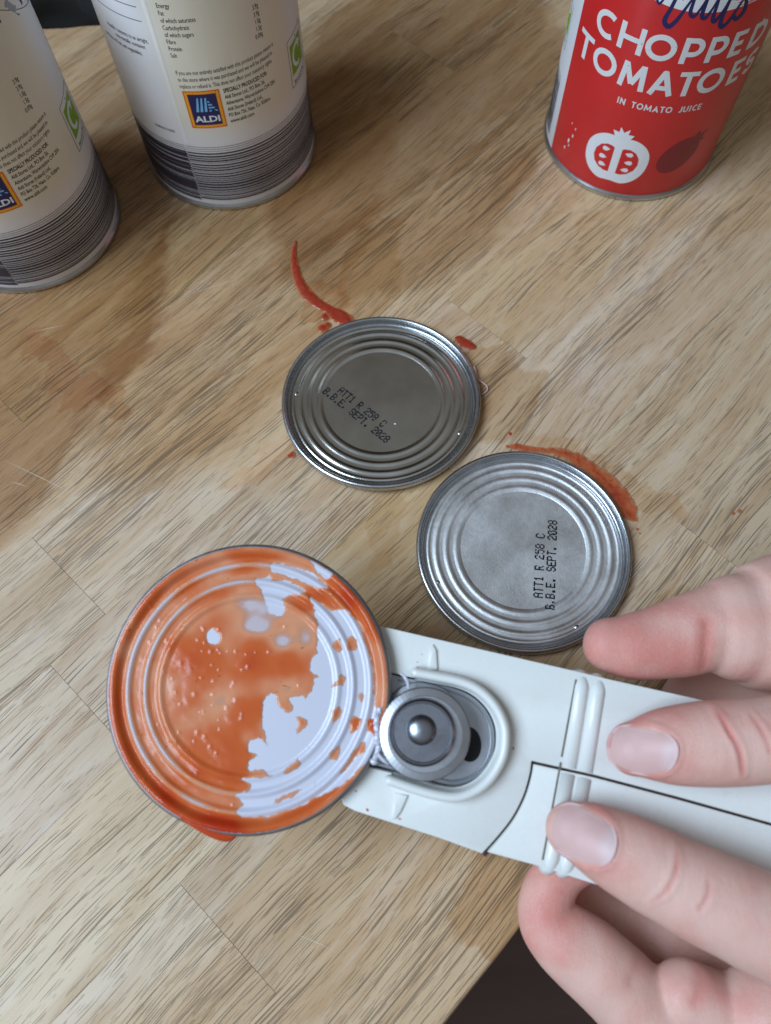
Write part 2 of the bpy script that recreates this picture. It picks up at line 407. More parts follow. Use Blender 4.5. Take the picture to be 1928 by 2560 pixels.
GREEN = flat('green_ink', (.22, .42, .02), .45); WINK = flat('white_ink', (.78, .8, .82), .45)
NAVY = flat('navy_ink', (.012, .015, .10), .4); ORANGE = flat('orange_ink', (.80, .13, .01), .4); YEL = flat('yellow_ink', (.85, .42, .02), .4); SKYB = flat('light_blue_ink', (.18, .5, .85), .4)
def recycle_mark(t, a0, a1, z0, z1):
    x0, x1 = a0*SC, a1*SC; w_ = x1-x0; h = z1-z0; P = Print(RAD)
    P.stroke([(x0, z0+1.2), (x0, z1), (x1, z1), (x1, z0)], .22, True); 
    P.text('Recycle', (x0+x1)/2, z0+1.6, 1.5, width=w_*.7, align='C', bold=.01); P.text('tin', (x0+x1)/2, z1-2.0, 1.0, align='C'); o = P.build('recycling_mark', INK, t)
    G = Print(RAD); G.rect(x0+w_*.1, x1-w_*.1, z0+h*.27, z1-h*.13); g = G.build('green_panel', GREEN, o)
    C = Print(RAD); C.lay = 12; cx_, cy_ = (x0+x1)/2, z0+h*.57; rr = w_*.27
    C.stroke([(cx_+rr*math.cos(R(q)), cy_+rr*1.1*math.sin(R(q))) for q in range(40, 300, 15)], 1.5)
    C.poly([(cx_+rr*.2, cy_+rr*1.5), (cx_+rr*1.2, cy_+rr*.9), (cx_+rr*.4, cy_+rr*.2)]); C.build('arrow_ring', WINK, o)

def white_tin():
    t = empty('food_tin'); tin_body(t); label_sleeve(t, [(-107, 253, CREAM)])
    # lapped label edge
    mesh('label_seam', *(lambda vs: (vs, [(0, 1, 3, 2), (2, 3, 5, 4)]))([((RAD+d)*math.cos(R(a)), (RAD+d)*math.sin(R(a)), z) for a, d in ((-107, .0), (-106.9, .16), (-104.5, .05)) for z in (34.5, 106.7)]), CREAM, t)
    stripes(t, -107.1, 252).build('striped_band', INKV, t)
    P = stripes(t, -150, -107.2, -.9); P.build('striped_band', INKV, t)
    P = Print(RAD); X = -99.5*SC
    for i, w_ in enumerate(['Energy', 'Fat', 'of which saturates', 'Carbohydrate', 'of which sugars', 'Fibre', 'Protein', 'Salt']): P.text(w_, X, 90.7-2.57*i, 1.75, xs=.66)
    for i, w_ in enumerate(['3.9g', '3.9g', '1.0g', '1.5g', '0.09g']): P.text(w_, -46*SC, 82.6-2.6*i, 1.8, xs=.62, align='R')
    P.build('nutrition_table', INK, t)
    P = Print(RAD)
    for i, w_ in enumerate(['If you are not entirely satisfied with this product please return it', 'to the store where it was purchased and we will be pleased to', 'replace or refund it. This does not affect your statutory rights.']):
        P.text(w_, X, 65.9-2.75*i, 1.75, width=(59.5, 57.8, 56.8)[i]*SC)
    P.text('SPECIALLY PRODUCED FOR:', -75.8*SC, 57.1, 1.75, width=28*SC, bold=.02)
    for i, (w_, d_) in enumerate([('Aldi Stores Ltd., PO Box 26,', 25.6), ('Atherstone, Warwickshire CV9 2SH.', 33), ('Aldi Stores (Ireland) Ltd.,', 22.5), ('PO Box 726, Naas, Co. Kildare.', 27.5), ('www.aldi.com', 15)]):
        P.text(w_, -75.8*SC, 54.5-2.65*i, 1.7, width=d_*SC, bold=.01)
    P.build('address_text', INK, t)
    P = Print(RAD)
    P.text('transfer contents to an airtight,', -110.5*SC, 76.8, 1.7, xs=.62, align='R'); P.text('non-metallic container.', -113*SC, 74.2, 1.7, xs=.62, align='R')
    P.build('storage_text', INK, t); P = Print(RAD); P.text('portions of fruit and vegetables.', -117*SC, 71.1, 1.7, xs=.62, align='R'); P.build('serving_text', INK, t); P = Print(RAD); P.text('4088600155005', -111.5*SC, 38.9, 1.3, width=14.5*SC, align='R')
    P.build('batch_number', INK, t); P = Print(RAD); P.rect(-165*SC, -110.5*SC, 84.7, 84.95); P.build('label_rule', INK, t); P = Print(RAD); P.rect(-165*SC, -111*SC, 89.7, 89.95); P.build('label_rule', INK, t); P = Print(RAD)
    for i in range(9): P.text(['Chopped', 'Tomatoes', 'Juice', 'Acidity', 'Citric', 'Store in', 'a cool,', 'dry', 'place'][i], 0*SC, 86-3*i, 1.4, xs=.6)
    P.build('ingredients_text', INK, t)
    a0, a1 = -99*SC, -78.1*SC; P = Print(RAD); P.rect(a0, a1, 42.8, 59.2); lg = P.build('shop_logo', ORANGE, t)
    P = Print(RAD); P.lay = 2; P.stroke([(a0+.9, 43.7), (a0+.9, 58.3), (a1-.9, 58.3), (a1-.9, 43.7), (a0+.9, 43.7)][:4], .8, True); P.build('logo_border', YEL, lg)
    P = Print(RAD); P.lay = 8; P.rect(a0+1.5, a1-1.5, 44.3, 57.7); P.build('logo_panel', NAVY, lg)
    P = Print(RAD); P.lay = 20; P.text('ALDI', (a0+a1)/2, 45.7, 2.7, width=9.4, align='C', bold=.03); P.build('logo_letters', WINK, lg)
    P = Print(RAD); P.lay = 20; c0 = (a0+a1)/2-3.4
    for i in range(3): P.add([(c0+i*1.55, 50.2), (c0+i*1.55+1.0, 50.2), (c0+1.3+i*1.45+.6, 56.2), (c0+1.3+i*1.45, 56.2)], [(0, 1, 2, 3)])
    for i in range(4): P.add([(c0+4.9, 50.2+i*1.3), (c0+8.0-i*.75, 50.2+i*1.3), (c0+7.7-i*.75, 50.9+i*1.3), (c0+4.9, 50.9+i*1.3)], [(0, 1, 2, 3)])
    P.build('logo_emblem', SKYB, lg)
    recycle_mark(t, -28, -6.4, 41.2, 61.6)
    P = Print(RAD); P.poly([(x*SC/1.0, z) for x, z in [(-41, 105), (-40.5, 99.9), (-25, 95.3), (-6, 91.3), (15, 89), (35, 89), (55, 92), (70, 97), (75, 105)]]); P.build('dark_artwork', flat('dark_print', (.012, .011, .02), .35), t)
    P = Print(RAD); P.stroke([(q*SC, 87.2+.004*(q-25)**2) for q in range(-45, 90, 4)], .2)
    P.build('artwork_outline', INK, t)
    P = Print(RAD)
    for q in range(4): P.poly([(SC*(-31+q*1.5)+1.3*math.cos(k)*random.uniform(.7, 1.3), 101.8-q*1.2+1.0*math.sin(k)) for k in np.arange(8)*math.pi/4])
    P.build('artwork_highlight', flat('grey_print', (.35, .36, .38), .4), t)
    return t
GR = 'white and cream food tins standing upright'
ta = white_tin(); ta.location = (-61.8*S, 287.9*S, 0)
tag(ta, 'cream labelled tin at the back, second from the left, whole blue square logo in view', 'tin', GR)
tb = copy_tree(ta); tb.location = (-145.9*S, 248.9*S, 0); tb.rotation_euler.z = R(18)
tag(tb, 'cream labelled tin cut off by the left edge of the photo', 'tin', GR)

# --- red tin of tomatoes
def arc(cx_, cy_, rx, ry, a0, a1, k=14): return [(cx_+rx*math.cos(R(a0+(a1-a0)*i/k)), cy_+ry*math.sin(R(a0+(a1-a0)*i/k))) for i in range(k+1)]
def letter(P, ch, x0, x1, y0, y1, t=2.0):
    w_, h, c, m = x1-x0, y1-y0, (x0+x1)/2, (y0+y1)/2; k = t/2
    L = lambda *p: P.stroke([(x0+a*w_, y0+b*h) for a, b in p], t)
    def V(x, ya=y0, yb=y1): P.stroke([(x, ya), (x, yb)], t)
    def Hh(y, xa, xb): P.stroke([(xa, y), (xb, y)], t*.92)
    if ch == 'O': P.stroke(arc(c, m, w_/2-k, h/2-k, 0, 345, 23), t, True)
    elif ch == 'C': P.stroke(arc(c+w_*.14, m, w_*.62-k, h/2-k, 55, 305, 18), t)
    elif ch == 'H': V(x0+k); V(x1-k); Hh(m, x0+k, x1-k)
    elif ch == 'P':
        V(x0+k); r_ = h*.3
        P.stroke([(x0+k, y1-k), (x1-r_, y1-k)]+arc(x1-r_-k*.2, y1-k-(r_-k*.35), r_-k*.4, r_-k*.35, 90, -90, 10)+[(x0+k, y1-k-2*(r_-k*.35))], t*.95)
    elif ch == 'E': V(x0+k); Hh(y1-k, x0+k, x1); Hh(m, x0+k, x1-w_*.12); Hh(y0+k, x0+k, x1)
    elif ch == 'D': V(x0+k); P.stroke([(x0+k, y1-k), (x0+w_*.35, y1-k)]+arc(x0+w_*.35, m, w_*.65-k, h/2-k, 90, -90, 14)+[(x0+k, y0+k)], t)
    elif ch == 'T': Hh(y1-k, x0, x1); V(c, y0, y1-k)
    elif ch == 'A': P.stroke([(x0+k, y0), (c, y1-.6)], t); P.stroke([(x1-k, y0), (c, y1-.6)], t); Hh(y0+h*.3, x0+w_*.2, x1-w_*.2); P.poly([(c-k*.9, y1-1.4), (c-k*.75, y1), (c+k*.75, y1), (c+k*.9, y1-1.4)])
    elif ch == 'M':
        P.stroke([(x0+k, y0), (x0+k+w_*.08, y1)], t); P.stroke([(x1-k, y0), (x1-k-w_*.08, y1)], t)
        P.stroke([(x0+k+w_*.08, y1-.3), (c, y0+h*.2)], t); P.stroke([(x1-k-w_*.08, y1-.3), (c, y0+h*.2)], t)
    elif ch == 'S':
        r_ = h/4-k*.35; P.stroke(arc(c, y1-k-r_, w_/2-k, r_, 25, 250, 12)+arc(c, y0+k+r_, w_/2-k, r_, 90, -155, 12), t)
    elif ch == 'I': V(c)
    elif ch == 'N': V(x0+k); V(x1-k); P.stroke([(x0+k, y1-.2), (x1-k, y0+.2)], t)
    elif ch == 'J': P.stroke([(x1-k, y1)]+arc(c, y0+w_/2-k+k, w_/2-k, w_/2-k, 0, -150, 8), t)
    elif ch == 'U': P.stroke([(x0+k, y1)]+arc(c, y0+w_/2, w_/2-k, w_/2-k, 180, 360, 10)+[(x1-k, y1)], t)
wl = M('worn_white_ink'); v = wl.coord(); wl.set('Base Color', wl.mix(wl.rng(wl.noise(v, 900, 3, .7), .67, .7), (.74, .76, .76), (.5, .2, .2))); wl.set('Roughness', .4); WORN = wl.mat
red = empty('tomato_tin', (114.5, 284, 0))
tag(red, 'red tin of chopped tomatoes with white lettering standing at the back right', 'tin')
tin_body(red); label_sleeve(red, [(-167, -33, REDP), (-33, 193, WHITEP)])
P = Print(RAD)
for ch, a, b in [('C', -152, -138), ('H', -134.5, -119.5), ('O', -118.5, -101.5), ('P', -98.5, -87.5), ('P', -84.5, -74), ('E', -71, -62.5), ('D', -58, -45)]: letter(P, ch, a*SC, b*SC, 65.6, 75.5)
P.build('product_lettering', WORN, red)
P = Print(RAD)
for ch, a, b in [('T', -162, -149), ('O', -147.5, -130.5), ('M', -128, -112), ('A', -110, -95.5), ('T', -94.5, -83.5), ('O', -83, -66.5), ('E', -62.5, -53.5), ('S', -51, -40)]: letter(P, ch, a*SC, b*SC, 52.2, 62.4)
P.build('product_lettering', WORN, red)
P = Print(RAD); x = -124.8*SC; tot = {'I': .8, 'N': 2.0, 'T': 1.7, 'O': 2.4, 'M': 2.7, 'A': 2.3, ' ': 1.6, 'J': 1.3, 'U': 1.9, 'C': 1.8, 'E': 1.4}
s0 = 'IN TOMATO JUICE'; sp = (50.5*SC-sum(tot[c] for c in s0))/(len(s0)-1)
for c in s0:
    if c != ' ': letter(P, c, x, x+tot[c], 44.9, 47.6, .48)
    x += tot[c]+sp
P.build('subtitle_lettering', WORN, red)
P = Print(RAD); P.poly([(q*SC, 84.6+.0022*(q+95)**2) for q in np.linspace(-122, -64, 16)]+[(q*SC, 104) for q in (-58, -75, -95, -110, -128)]); P.build('white_banner', WINK, red)
P = Print(RAD); P.lay = 25
def scr(pts, wd): Q = catmull(pts, 6); P.stroke([q[:2] for q in Q], [q[2] for q in Q] if len(pts[0]) > 2 else wd)
for pts in [[(-121.5, 92, .5), (-120, 87, .8), (-118, 85.4, .9), (-116, 88, .6)], [(-110, 92, 1.0), (-111.5, 85, 1.3), (-112.8, 80.5, 1.6), (-110, 78.6, 1.7), (-107, 81, 1.4), (-104, 86.5, .9), (-101.8, 90, .8), (-101.5, 84.6, 1.3), (-99, 83.2, 1.2), (-97, 86, .8), (-95.4, 90, .8)],
            [(-95.4, 90, 1.2), (-95.2, 84, 1.4), (-93, 82.8, 1.4), (-91, 86, .8), (-89.5, 90, .7), (-89, 83, 1.4), (-87, 81.6, 1.4), (-84.5, 86, .8), (-83, 92, .8), (-84, 82, 1.4), (-82, 79.2, 1.7), (-79, 81.5, 1.3), (-76, 88, .8)],
            [(-76, 91, .8), (-73.5, 87, 1.3), (-72.5, 83.5, 1.6), (-75, 81.2, 1.6), (-78, 82.5, 1.2)]]: scr([(a*SC, b, c) for a, b, c in pts], 1)
P.build('script_lettering', NAVY, red)
P = Print(RAD); cx_, cy_ = -115*SC, 20.2
sil = [(cx_+13.1*math.copysign(abs(math.cos(R(q)))**.86, math.cos(R(q))), cy_+(11.3 if math.sin(R(q)) > 0 else 12.4)*math.copysign(abs(math.sin(R(q)))**.9, math.sin(R(q)))-(1.0*math.exp(-((q-90)/14)**2))+(1.1*math.exp(-((q-270)/12)**2))) for q in range(0, 360, 8)]
P.poly(sil); P.poly([(cx_-2.6, cy_+9.5), (cx_-4.2, cy_+13), (cx_-1.7, cy_+12.3), (cx_-1.6, cy_+15.2), (cx_+.2, cy_+13), (cx_+2.2, cy_+15), (cx_+2.0, cy_+12.4), (cx_+4.4, cy_+12.6), (cx_+2.8, cy_+9.5)])
tm = P.build('tomato_drawing', WINK, red)
P = Print(RAD); P.lay = 14
for s_ in (-1, 1): P.poly([(cx_+s_*(1.6+4.1*(1-math.cos(R(q)))*1.0 if abs(q) <= 90 else 0), cy_) for q in ()] or [(cx_+s_*x_, cy_-.6+y_) for x_, y_ in [(1.5, -6.6), (3.5, -6.7), (6, -5.8), (8.3, -3.6), (9.3, -.6), (8.9, 2.6), (7.2, 5.2), (4.8, 6.4), (2.6, 6.3), (1.6, 5.7)]])
P.build('tomato_flesh', REDP, tm)
P = Print(RAD); P.lay = 28
for s_ in (-1, 1):
    for k, (x_, y_) in enumerate([(5.0, 3.6), (5.6, -.4), (5.0, -4.2)]): P.poly([(cx_+s_*(x_+q1), cy_-.3+y_+q2) for q1, q2 in [(-1.9, -.3*(k-1)), (-.6, .9), (.8, 1.0), (1.4, 0), (.8, -1.0), (-.6, -.9)]])
P.build('tomato_seeds', WINK, tm)
P = Print(RAD); c0 = (-76*SC, 22.8); ca, sa = math.cos(R(46)), math.sin(R(46)); pt = lambda u, v_: (c0[0]+u*ca-v_*sa, c0[1]+u*sa+v_*ca)
P.poly([pt(9.4*math.cos(R(q)), 7.3*math.sin(R(q))) for q in range(0, 360, 12)]); P.poly([pt(*q) for q in [(8, -2), (10.5, -3.4), (10.2, -1.2), (14.5, -.6), (10.6, 1.2), (11.6, 3.4), (8, 2.4)]])
P.build('plum_tomato_drawing', flat('dark_red_ink', (.24, .012, .022), .35), red)
P = Print(RAD)
for a, z_, q in [(-148, 19.5, .7), (-150.5, 16, .9), (-147, 23.5, .5), (-152.6, 11.5, .7), (-149.5, 14, .5), (-151, 24.5, .4)]: P.poly([(a*SC+q*.5*math.cos(k)*random.uniform(.7, 1.2), z_+q*1.3*math.sin(k)*random.uniform(.7, 1.2)) for k in np.arange(8)*math.pi/4])
P.build('label_scuff', WINK, red)
P = stripes(red, 135, 184.5, 0); P.build('striped_band', INKV, red); recycle_mark(red, 156, 179.5, 43.5, 60.5)
P = Print(RAD); P.rect(-32.6*SC, -30.5*SC, 2, 100); P.build('green_edge', GREEN, red)

# ------------------------------------------------------------ cut lids lying on the worktop
def bumpf(r, c, w_, h): 
    t = (r-c)/w_; return h*math.cos(t*math.pi/2)**2 if abs(t) < 1 else 0
def lid_top(r):
    """outer face of a tin end, height above the worktop in mm."""
    z = 1.3+bumpf(r, 23.6, 1.4, .22)+bumpf(r, 27.2, 1.4, .26)+bumpf(r, 30.9, 1.4, .32)+bumpf(r, 33.6, .9, .25)
    if r > 22.2: z += .12
    if r > 34.2: z -= .9*min(1, (r-34.2)/.9)
    return z
def make_lid(name, matt, mrim):
    t = empty(name)
    prof = [(0, 1.3), (10, 1.3), (20, 1.3)]+[(r, lid_top(r)) for r in np.arange(21.8, 35.2, .2)]
    rimp = [(35.1, lid_top(35.2)), (35.5, .55), (35.9, 1.1), (36.0, 2.6), (36.15, 3.1), (36.5, 3.45), (37.0, 3.5), (37.5, 3.3), (37.8, 2.9), (37.85, 2.2), (37.75, 1.2), (37.8, .7), (37.5, .4), (37.0, .35)]
    vs, fs = lathe(prof, 160); mesh('ribbed_panel', vs, fs, matt, t)
    def fn(r, z, a, j): return (r+(.05*math.sin(a*150) if j in (4, 5) else 0), z+(.03*math.sin(a*5)))
    vs, fs = lathe(rimp, 320, fn); mesh('seam_rim', vs, fs, mrim, t)
    for a in (200, -22): # small dimples on the outer bead
        pass
    return t
def dimple(t, a, m, r_=32.8):
    vs, fs = lathe([(1.0, 0), (.8, .12), (.45, .28), (.001, .33)], 16); o = mesh('dimple', [(v_[0]+r_*math.cos(R(a)), v_[1]+r_*math.sin(R(a)), v_[2]+lid_top(r_)-.12) for v_ in vs], fs, m, t)
LM_A = tin_metal('mirror_tinplate', .17, (.68, .69, .67), mott=.03); LM_B = tin_metal('brushed_tinplate', .36, (.80, .81, .82), (72, .9), .16); LR = tin_metal('seam_tinplate', .2, (.55, .57, .6), mott=.12)
la = make_lid('cut_tin_lid', LM_A, LR); la.location = (0*S, 153.4*S, 0.9*S); la.rotation_euler = (R(-1.6), 0, 0)
tag(la, 'smooth dark shiny tin lid with its code scratched, lying behind the paler brushed lid', 'lid', 'cut tin lids lying on the worktop')
lb = make_lid('cut_tin_lid', LM_B, LR); lb.location = (48.1*S, 91.7*S, 0.5*S); lb.rotation_euler = (R(-.7), 0, 0)
tag(lb, 'paler brushed tin lid with a clear vertical date code, lying beside the fingertip', 'lid', 'cut tin lids lying on the worktop')
for t, aa in ((la, (172, -28)), (lb, (200, -62))):
    for a in aa: dimple(t, a, LR)
def lid_code(t, p0, p1, q0, q1):
    """two code lines; p0->p1 the first baseline top-left and its right end in lid mm, q likewise."""
    for (s_, a, b) in (('ATT1 R 258 C', p0, p1), ('B.B.E. SEPT. 2028', q0, q1)):
        a, b = np.array(a, float), np.array(b, float); L = np.linalg.norm(b-a); pw = L/(len(s_)*6-1); p = .47
        vs, fs = dot_text([(s_, 0, 0, pw)], p); ux = (b-a)/L; uy = np.array([-ux[1], ux[0]])
        P3 = [a+ux*x_+uy*y_ for x_, y_, z_ in vs]; mesh('date_code', [(*q, lid_top(float(np.hypot(*q)))+.05) for q in P3], fs, INK, t, False)
def on_lid(t, zx, zy, o, k):
    p = pl(o[0]+zx*k, o[1]+zy*k, 2.0); return (p[0]-t.location.x/S, p[1]-t.location.y/S)
A_ = lambda x_, y_: on_lid(la, x_, y_, (640, 560), .4202)
B_ = lambda x_, y_: on_lid(lb, x_, y_, (1000, 1080), .3842)
lid_code(la, A_(515, 972), A_(783, 1185), A_(428, 975), A_(805, 1280))
lid_code(lb, B_(872, 1072), B_(890, 655), B_(948, 1150), B_(970, 568))

# ------------------------------------------------------------ held things: frame of the opener's face
TI = R(10.4935); HN = np.array([0, -math.sin(TI), math.cos(TI)]); HY = np.array([0, math.cos(TI), math.sin(TI)]); HX = np.array([1., 0, 0])
LIDC = np.array([-38.05, 37.68, 57.52]); HO = LIDC-HN*4.0
def H(px, py, off=0.0):
    """photo pixel -> (x, y, off) in the opener's frame, on the plane off mm above its face."""
    d = ray(px, py); o = HO+HN*off; s = ((o-CAM)@HN)/(d@HN); P_ = CAM+d*s-HO; return np.array([P_@HX, P_@HY, off])
Z5 = lambda x_, y_, off=4.0: H(240+x_*.4802, 1320+y_*.4802, off)
Z6 = lambda x_, y_, off=0.0: H(840+x_*.38415, 1540+y_*.38415, off)
Z7 = lambda x_, y_, off=0.0: H(1240+x_*.41297, 1360+y_*.41297, off)
Z8 = lambda x_, y_, off=0.0: H(1200+x_*.43697, 1900+y_*.43697, off)
Z9 = lambda x_, y_, off=0.0: H(900+x_*.2401, 1640+y_*.2401, off)

# --- lid hanging on the opener, white lacquered inner side up
def lid_in(r):
    z = -1.1+bumpf(r, 23.6, 1.5, .55)+bumpf(r, 27.6, 1.5, .8)+bumpf(r, 32.2, 1.6, .85)
    if r > 33.6: z += 1.5*(1-math.cos(min(1, (r-33.6)/2.4)*math.pi))/2
    return z
hl = empty('lacquered_tin_lid', LIDC, (TI, 0, 0))
tag(hl, 'white lacquered underside of a tin lid smeared with tomato, held against the opener wheel', 'lid')
LAC = M('white_lacquer', Base_Color=(.58, .575, .66), Roughness=.28); LAC.set('Coat Weight', .3); LAC = LAC.mat
vs, fs = lathe([(0, -1.1), (12, -1.1), (20, -1.1)]+[(r, lid_in(r)) for r in np.arange(21.5, 36.4, .2)]+[(36.6, .42), (36.9, .3), (37.0, .1)], 192); mesh('lacquered_panel', vs, fs, LAC, hl)
DR = tin_metal('cut_edge_metal', .42, (.36, .35, .36), mott=.2)
vs, fs = lathe([(36.85, .15), (37.1, .1), (37.5, -.05), (37.8, -.4), (37.9, -1), (37.85, -3), (37.6, -3.6), (37.2, -3.8), (36.6, -3.4), (36.2, -2.2)], 256, lambda r, z, a, j: (r+.05*noise.noise((a*20, j, 0)), z+.08*noise.noise((a*14, 3, 0)))); mesh('cut_seam_rim', vs, fs, DR, hl)
vs, fs = lathe([(36.2, -2.2), (35.5, -1.6), (0, -1.6)], 96); mesh('outer_face', vs, fs, LR, hl)

ch_ = catmull([Z9(x_, y_, 4.6)-np.array([*((LIDC-HO)@np.c_[HX, HY]), 4.0]) for x_, y_ in [(205, 560), (178, 640), (172, 720), (182, 800), (176, 880), (192, 960), (170, 1030), (150, 1090)]], 8)
vs, fs = tube(ch_, [.75+.55*noise.noise((i*.9, 1, 2)) for i in range(len(ch_))], 8, .7); vs = [(x_+.35*noise.noise((x_*2.3, y_*2.3, 1)), y_+.35*noise.noise((x_*2.3, y_*2.3, 5)), z_) for x_, y_, z_ in vs]; mesh('bitten_edge', vs, fs, LAC, hl, False)
# tomato left on it
def inside(px_, py_, poly):
    c = np.zeros(px_.shape, bool); n = len(poly)
    for i in range(n):
        x0, y0 = poly[i-1]; x1, y1 = poly[i]
        if y0 == y1: continue
        c ^= ((y0 > py_) != (y1 > py_)) & (px_ < (x1-x0)*(py_-y0)/(y1-y0)+x0)
    return c
W1 = [(905, 190), (990, 188), (1080, 210), (1150, 250), (1205, 305), (1100, 290), (1020, 250), (910, 228)]
W2 = [(830, 270), (900, 255), (925, 285), (1010, 280), (1060, 310), (1090, 345), (1010, 355), (940, 370), (985, 410), (970, 445), (900, 430), (870, 350), (840, 300)]
W3 = [(1120, 370), (1230, 425), (1300, 425), (1370, 500), (1420, 640), (1445, 800), (1450, 950), (1440, 1085), (1460, 1150), (1440, 1200), (1330, 1290), (1180, 1390), (1020, 1460), (880, 1510), (760, 1500), (735, 1480), (770, 1440), (720, 1400), (770, 1385), (800, 1340), (740, 1300), (830, 1310), (930, 1290), (860, 1260), (800, 1260), (800, 1230), (850, 1180), (800, 1150), (810, 1110), (850, 1105), (900, 1160), (880, 1060), (860, 1010), (880, 900), (910, 855), (935, 870), (930, 930), (980, 965), (1020, 960), (1010, 880), (1080, 870), (1090, 910), (1130, 840), (1130, 790), (1180, 770), (1120, 740), (1115, 680), (1165, 650), (1150, 600), (1160, 500), (1140, 420)]
W4 = [(1110, 170), (1170, 190), (1235, 240), (1220, 262), (1150, 215)]
W5 = arc(610, 555, 33, 40, 0, 340, 17)
ISL = [[(1230, 590), (1280, 570), (1290, 640), (1260, 660), (1235, 630)], [(1310, 580), (1340, 550), (1370, 600), (1365, 650), (1310, 640)], [(1200, 830), (1250, 800), (1280, 750), (1310, 780), (1290, 830), (1230, 845)], [(1360, 870), (1390, 850), (1410, 870), (1375, 910)], [(1235, 950), (1275, 920), (1290, 960), (1255, 1010), (1225, 1030)], [(1320, 1000), (1350, 970), (1385, 1000), (1375, 1060), (1320, 1080)],
       [(1410, 1000), (1480, 980), (1480, 1075), (1405, 1070)], [(1045, 980), (1100, 985), (1105, 1020), (1060, 1070), (1035, 1080), (1050, 1030)], [(980, 1250), (1030, 1220), (1050, 1190), (1070, 1220), (1050, 1260), (980, 1280)], [(930, 1420), (1030, 1360), (1100, 1360), (1000, 1410), (910, 1450)], [(1210, 1210), (1240, 1160), (1285, 1110), (1280, 1170), (1240, 1230)], [(1130, 1320), (1150, 1310), (1150, 1350), (1135, 1355)], [(1290, 1230), (1340, 1160), (1400, 1100), (1390, 1160), (1300, 1260), (1225, 1290)], [(930, 1020), (950, 1010), (945, 1035)], [(965, 985), (980, 990), (970, 1005)], [(1100, 1150), (1120, 1140), (1110, 1170)], [(1170, 1080), (1190, 1085), (1180, 1100)]]
G = 420; lin = np.linspace(-37.3, 37.3, G); LX, LY = np.meshgrid(lin, lin)
PX = 794+LX/37.9*746+LY*0; PY = 850-LY/37.9*780
c0 = Z5(794, 850)[:2]; 
# proper inverse of the view of the lid plane by fitting an affine map on samples
smp = [(x_, y_) for x_ in range(100, 1500, 200) for y_ in range(150, 1600, 200)]
lm = np.array([Z5(*q)[:2]-np.array([(LIDC-HO)@HX, (LIDC-HO)@HY]) for q in smp]); A = np.c_[lm, lm[:, :1]**2, lm[:, :1]*lm[:, 1:], lm[:, 1:]**2, np.ones(len(lm))]
kx = np.linalg.lstsq(A, np.array([q[0] for q in smp]), rcond=None)[0]; ky = np.linalg.lstsq(A, np.array([q[1] for q in smp]), rcond=None)[0]
B = np.stack([LX, LY, LX**2, LX*LY, LY**2, np.ones_like(LX)], -1); PX = B@kx; PY = B@ky
def fbm(sc, seed, oct_=4, amp=.55):
    out = np.zeros((G, G)); rg = np.random.RandomState(seed); a = 1; tot_ = 0
    for o_ in range(oct_):
        n = int(sc*2**o_)+3; gr = rg.rand(n, n); u = np.linspace(0, n-1.001, G); i = u.astype(int); f = u-i; f = f*f*(3-2*f)
        r0 = gr[i][:, i]*(1-f)[None]+gr[i][:, i+1]*f[None]; r1 = gr[i+1][:, i]*(1-f)[None]+gr[i+1][:, i+1]*f[None]
        out += a*(r0*(1-f)[:, None]+r1*f[:, None]); tot_ += a; a *= amp
    return out/tot_
wx, wy = (fbm(24, 1, 4, .6)-.5)*52, (fbm(24, 2, 4, .6)-.5)*52; qx, qy = PX+wx, PY+wy
white = np.zeros((G, G), bool)
for p_ in (W1, W2, W3, W4, W5): white |= inside(qx, qy, p_)
for p_ in ISL: white &= ~inside(qx, qy, p_)
mk = (~white).astype(float)
def blur(a, k):
    for _ in range(k): a = (a+np.roll(a, 1, 0)+np.roll(a, -1, 0)+np.roll(a, 1, 1)+np.roll(a, -1, 1))/5
    return a
soft = blur(mk, 42); hard = blur(mk, 2)
RR = np.hypot(LX, LY); TH = np.degrees(np.arctan2(LY, LX)) % 360
zprof = np.interp(RR, np.arange(0, 38, .1), [lid_in(r) for r in np.arange(0, 38, .1)])
t = .27+(fbm(9, 5, 3)-.5)*.30
def blob(x_, y_, rx, ry, k, an=0):
    global t
    dx, dy = PX-x_, PY-y_; c, s_ = math.cos(R(an)), math.sin(R(an)); u, v_ = (dx*c+dy*s_)/rx, (-dx*s_+dy*c)/ry; t = t+k*np.exp(-(u*u+v_*v_)*1.1)
for b_ in [(520, 690, 130, 110, .32), (800, 690, 90, 100, .42), (980, 700, 85, 70, .26), (790, 960, 110, 90, .34), (650, 1130, 150, 110, .32), (700, 1290, 100, 90, .36), (520, 1270, 60, 50, .3), (760, 215, 80, 32, .3, -8), (850, 145, 130, 30, .34), (1085, 400, 60, 40, .3), (1320, 370, 110, 50, .6, 55), (1430, 520, 90, 32, .3, 68), (1170, 350, 60, 40, .28, 30), (650, 1545, 170, 70, .85, 12), (380, 1420, 150, 60, .5, 42), (180, 1220, 150, 45, .42, 70), (110, 900, 230, 38, .34, 88), (260, 420, 230, 34, .26, -55), (640, 340, 140, 30, .2, -18), (470, 300, 160, 28, .2, -33), (1440, 1020, 40, 60, .5), (1350, 1020, 40, 50, .2), (1050, 1480, 200, 32, .3, -28), (1250, 1330, 150, 30, .25, -42), (330, 1330, 100, 50, .3, 45),
          (840, 400, 130, 60, -.24), (820, 510, 90, 50, -.26), (970, 590, 60, 40, -.22), (1090, 560, 50, 90, -.16), (640, 900, 70, 70, -.2), (340, 780, 60, 120, -.14), (640, 1240, 60, 60, -.06), (990, 820, 80, 60, -.08), (560, 480, 50, 50, -.06), (780, 1100, 40, 50, -.14)]: blob(*b_)
left = 1-np.clip((np.abs((TH-175+180) % 360-180)-70)/35, 0, 1)
for rc, k in ((32.2, .40), (27.6, .30)): t -= k*np.exp(-((RR-rc)/.6)**2)*(.35+.65*left)
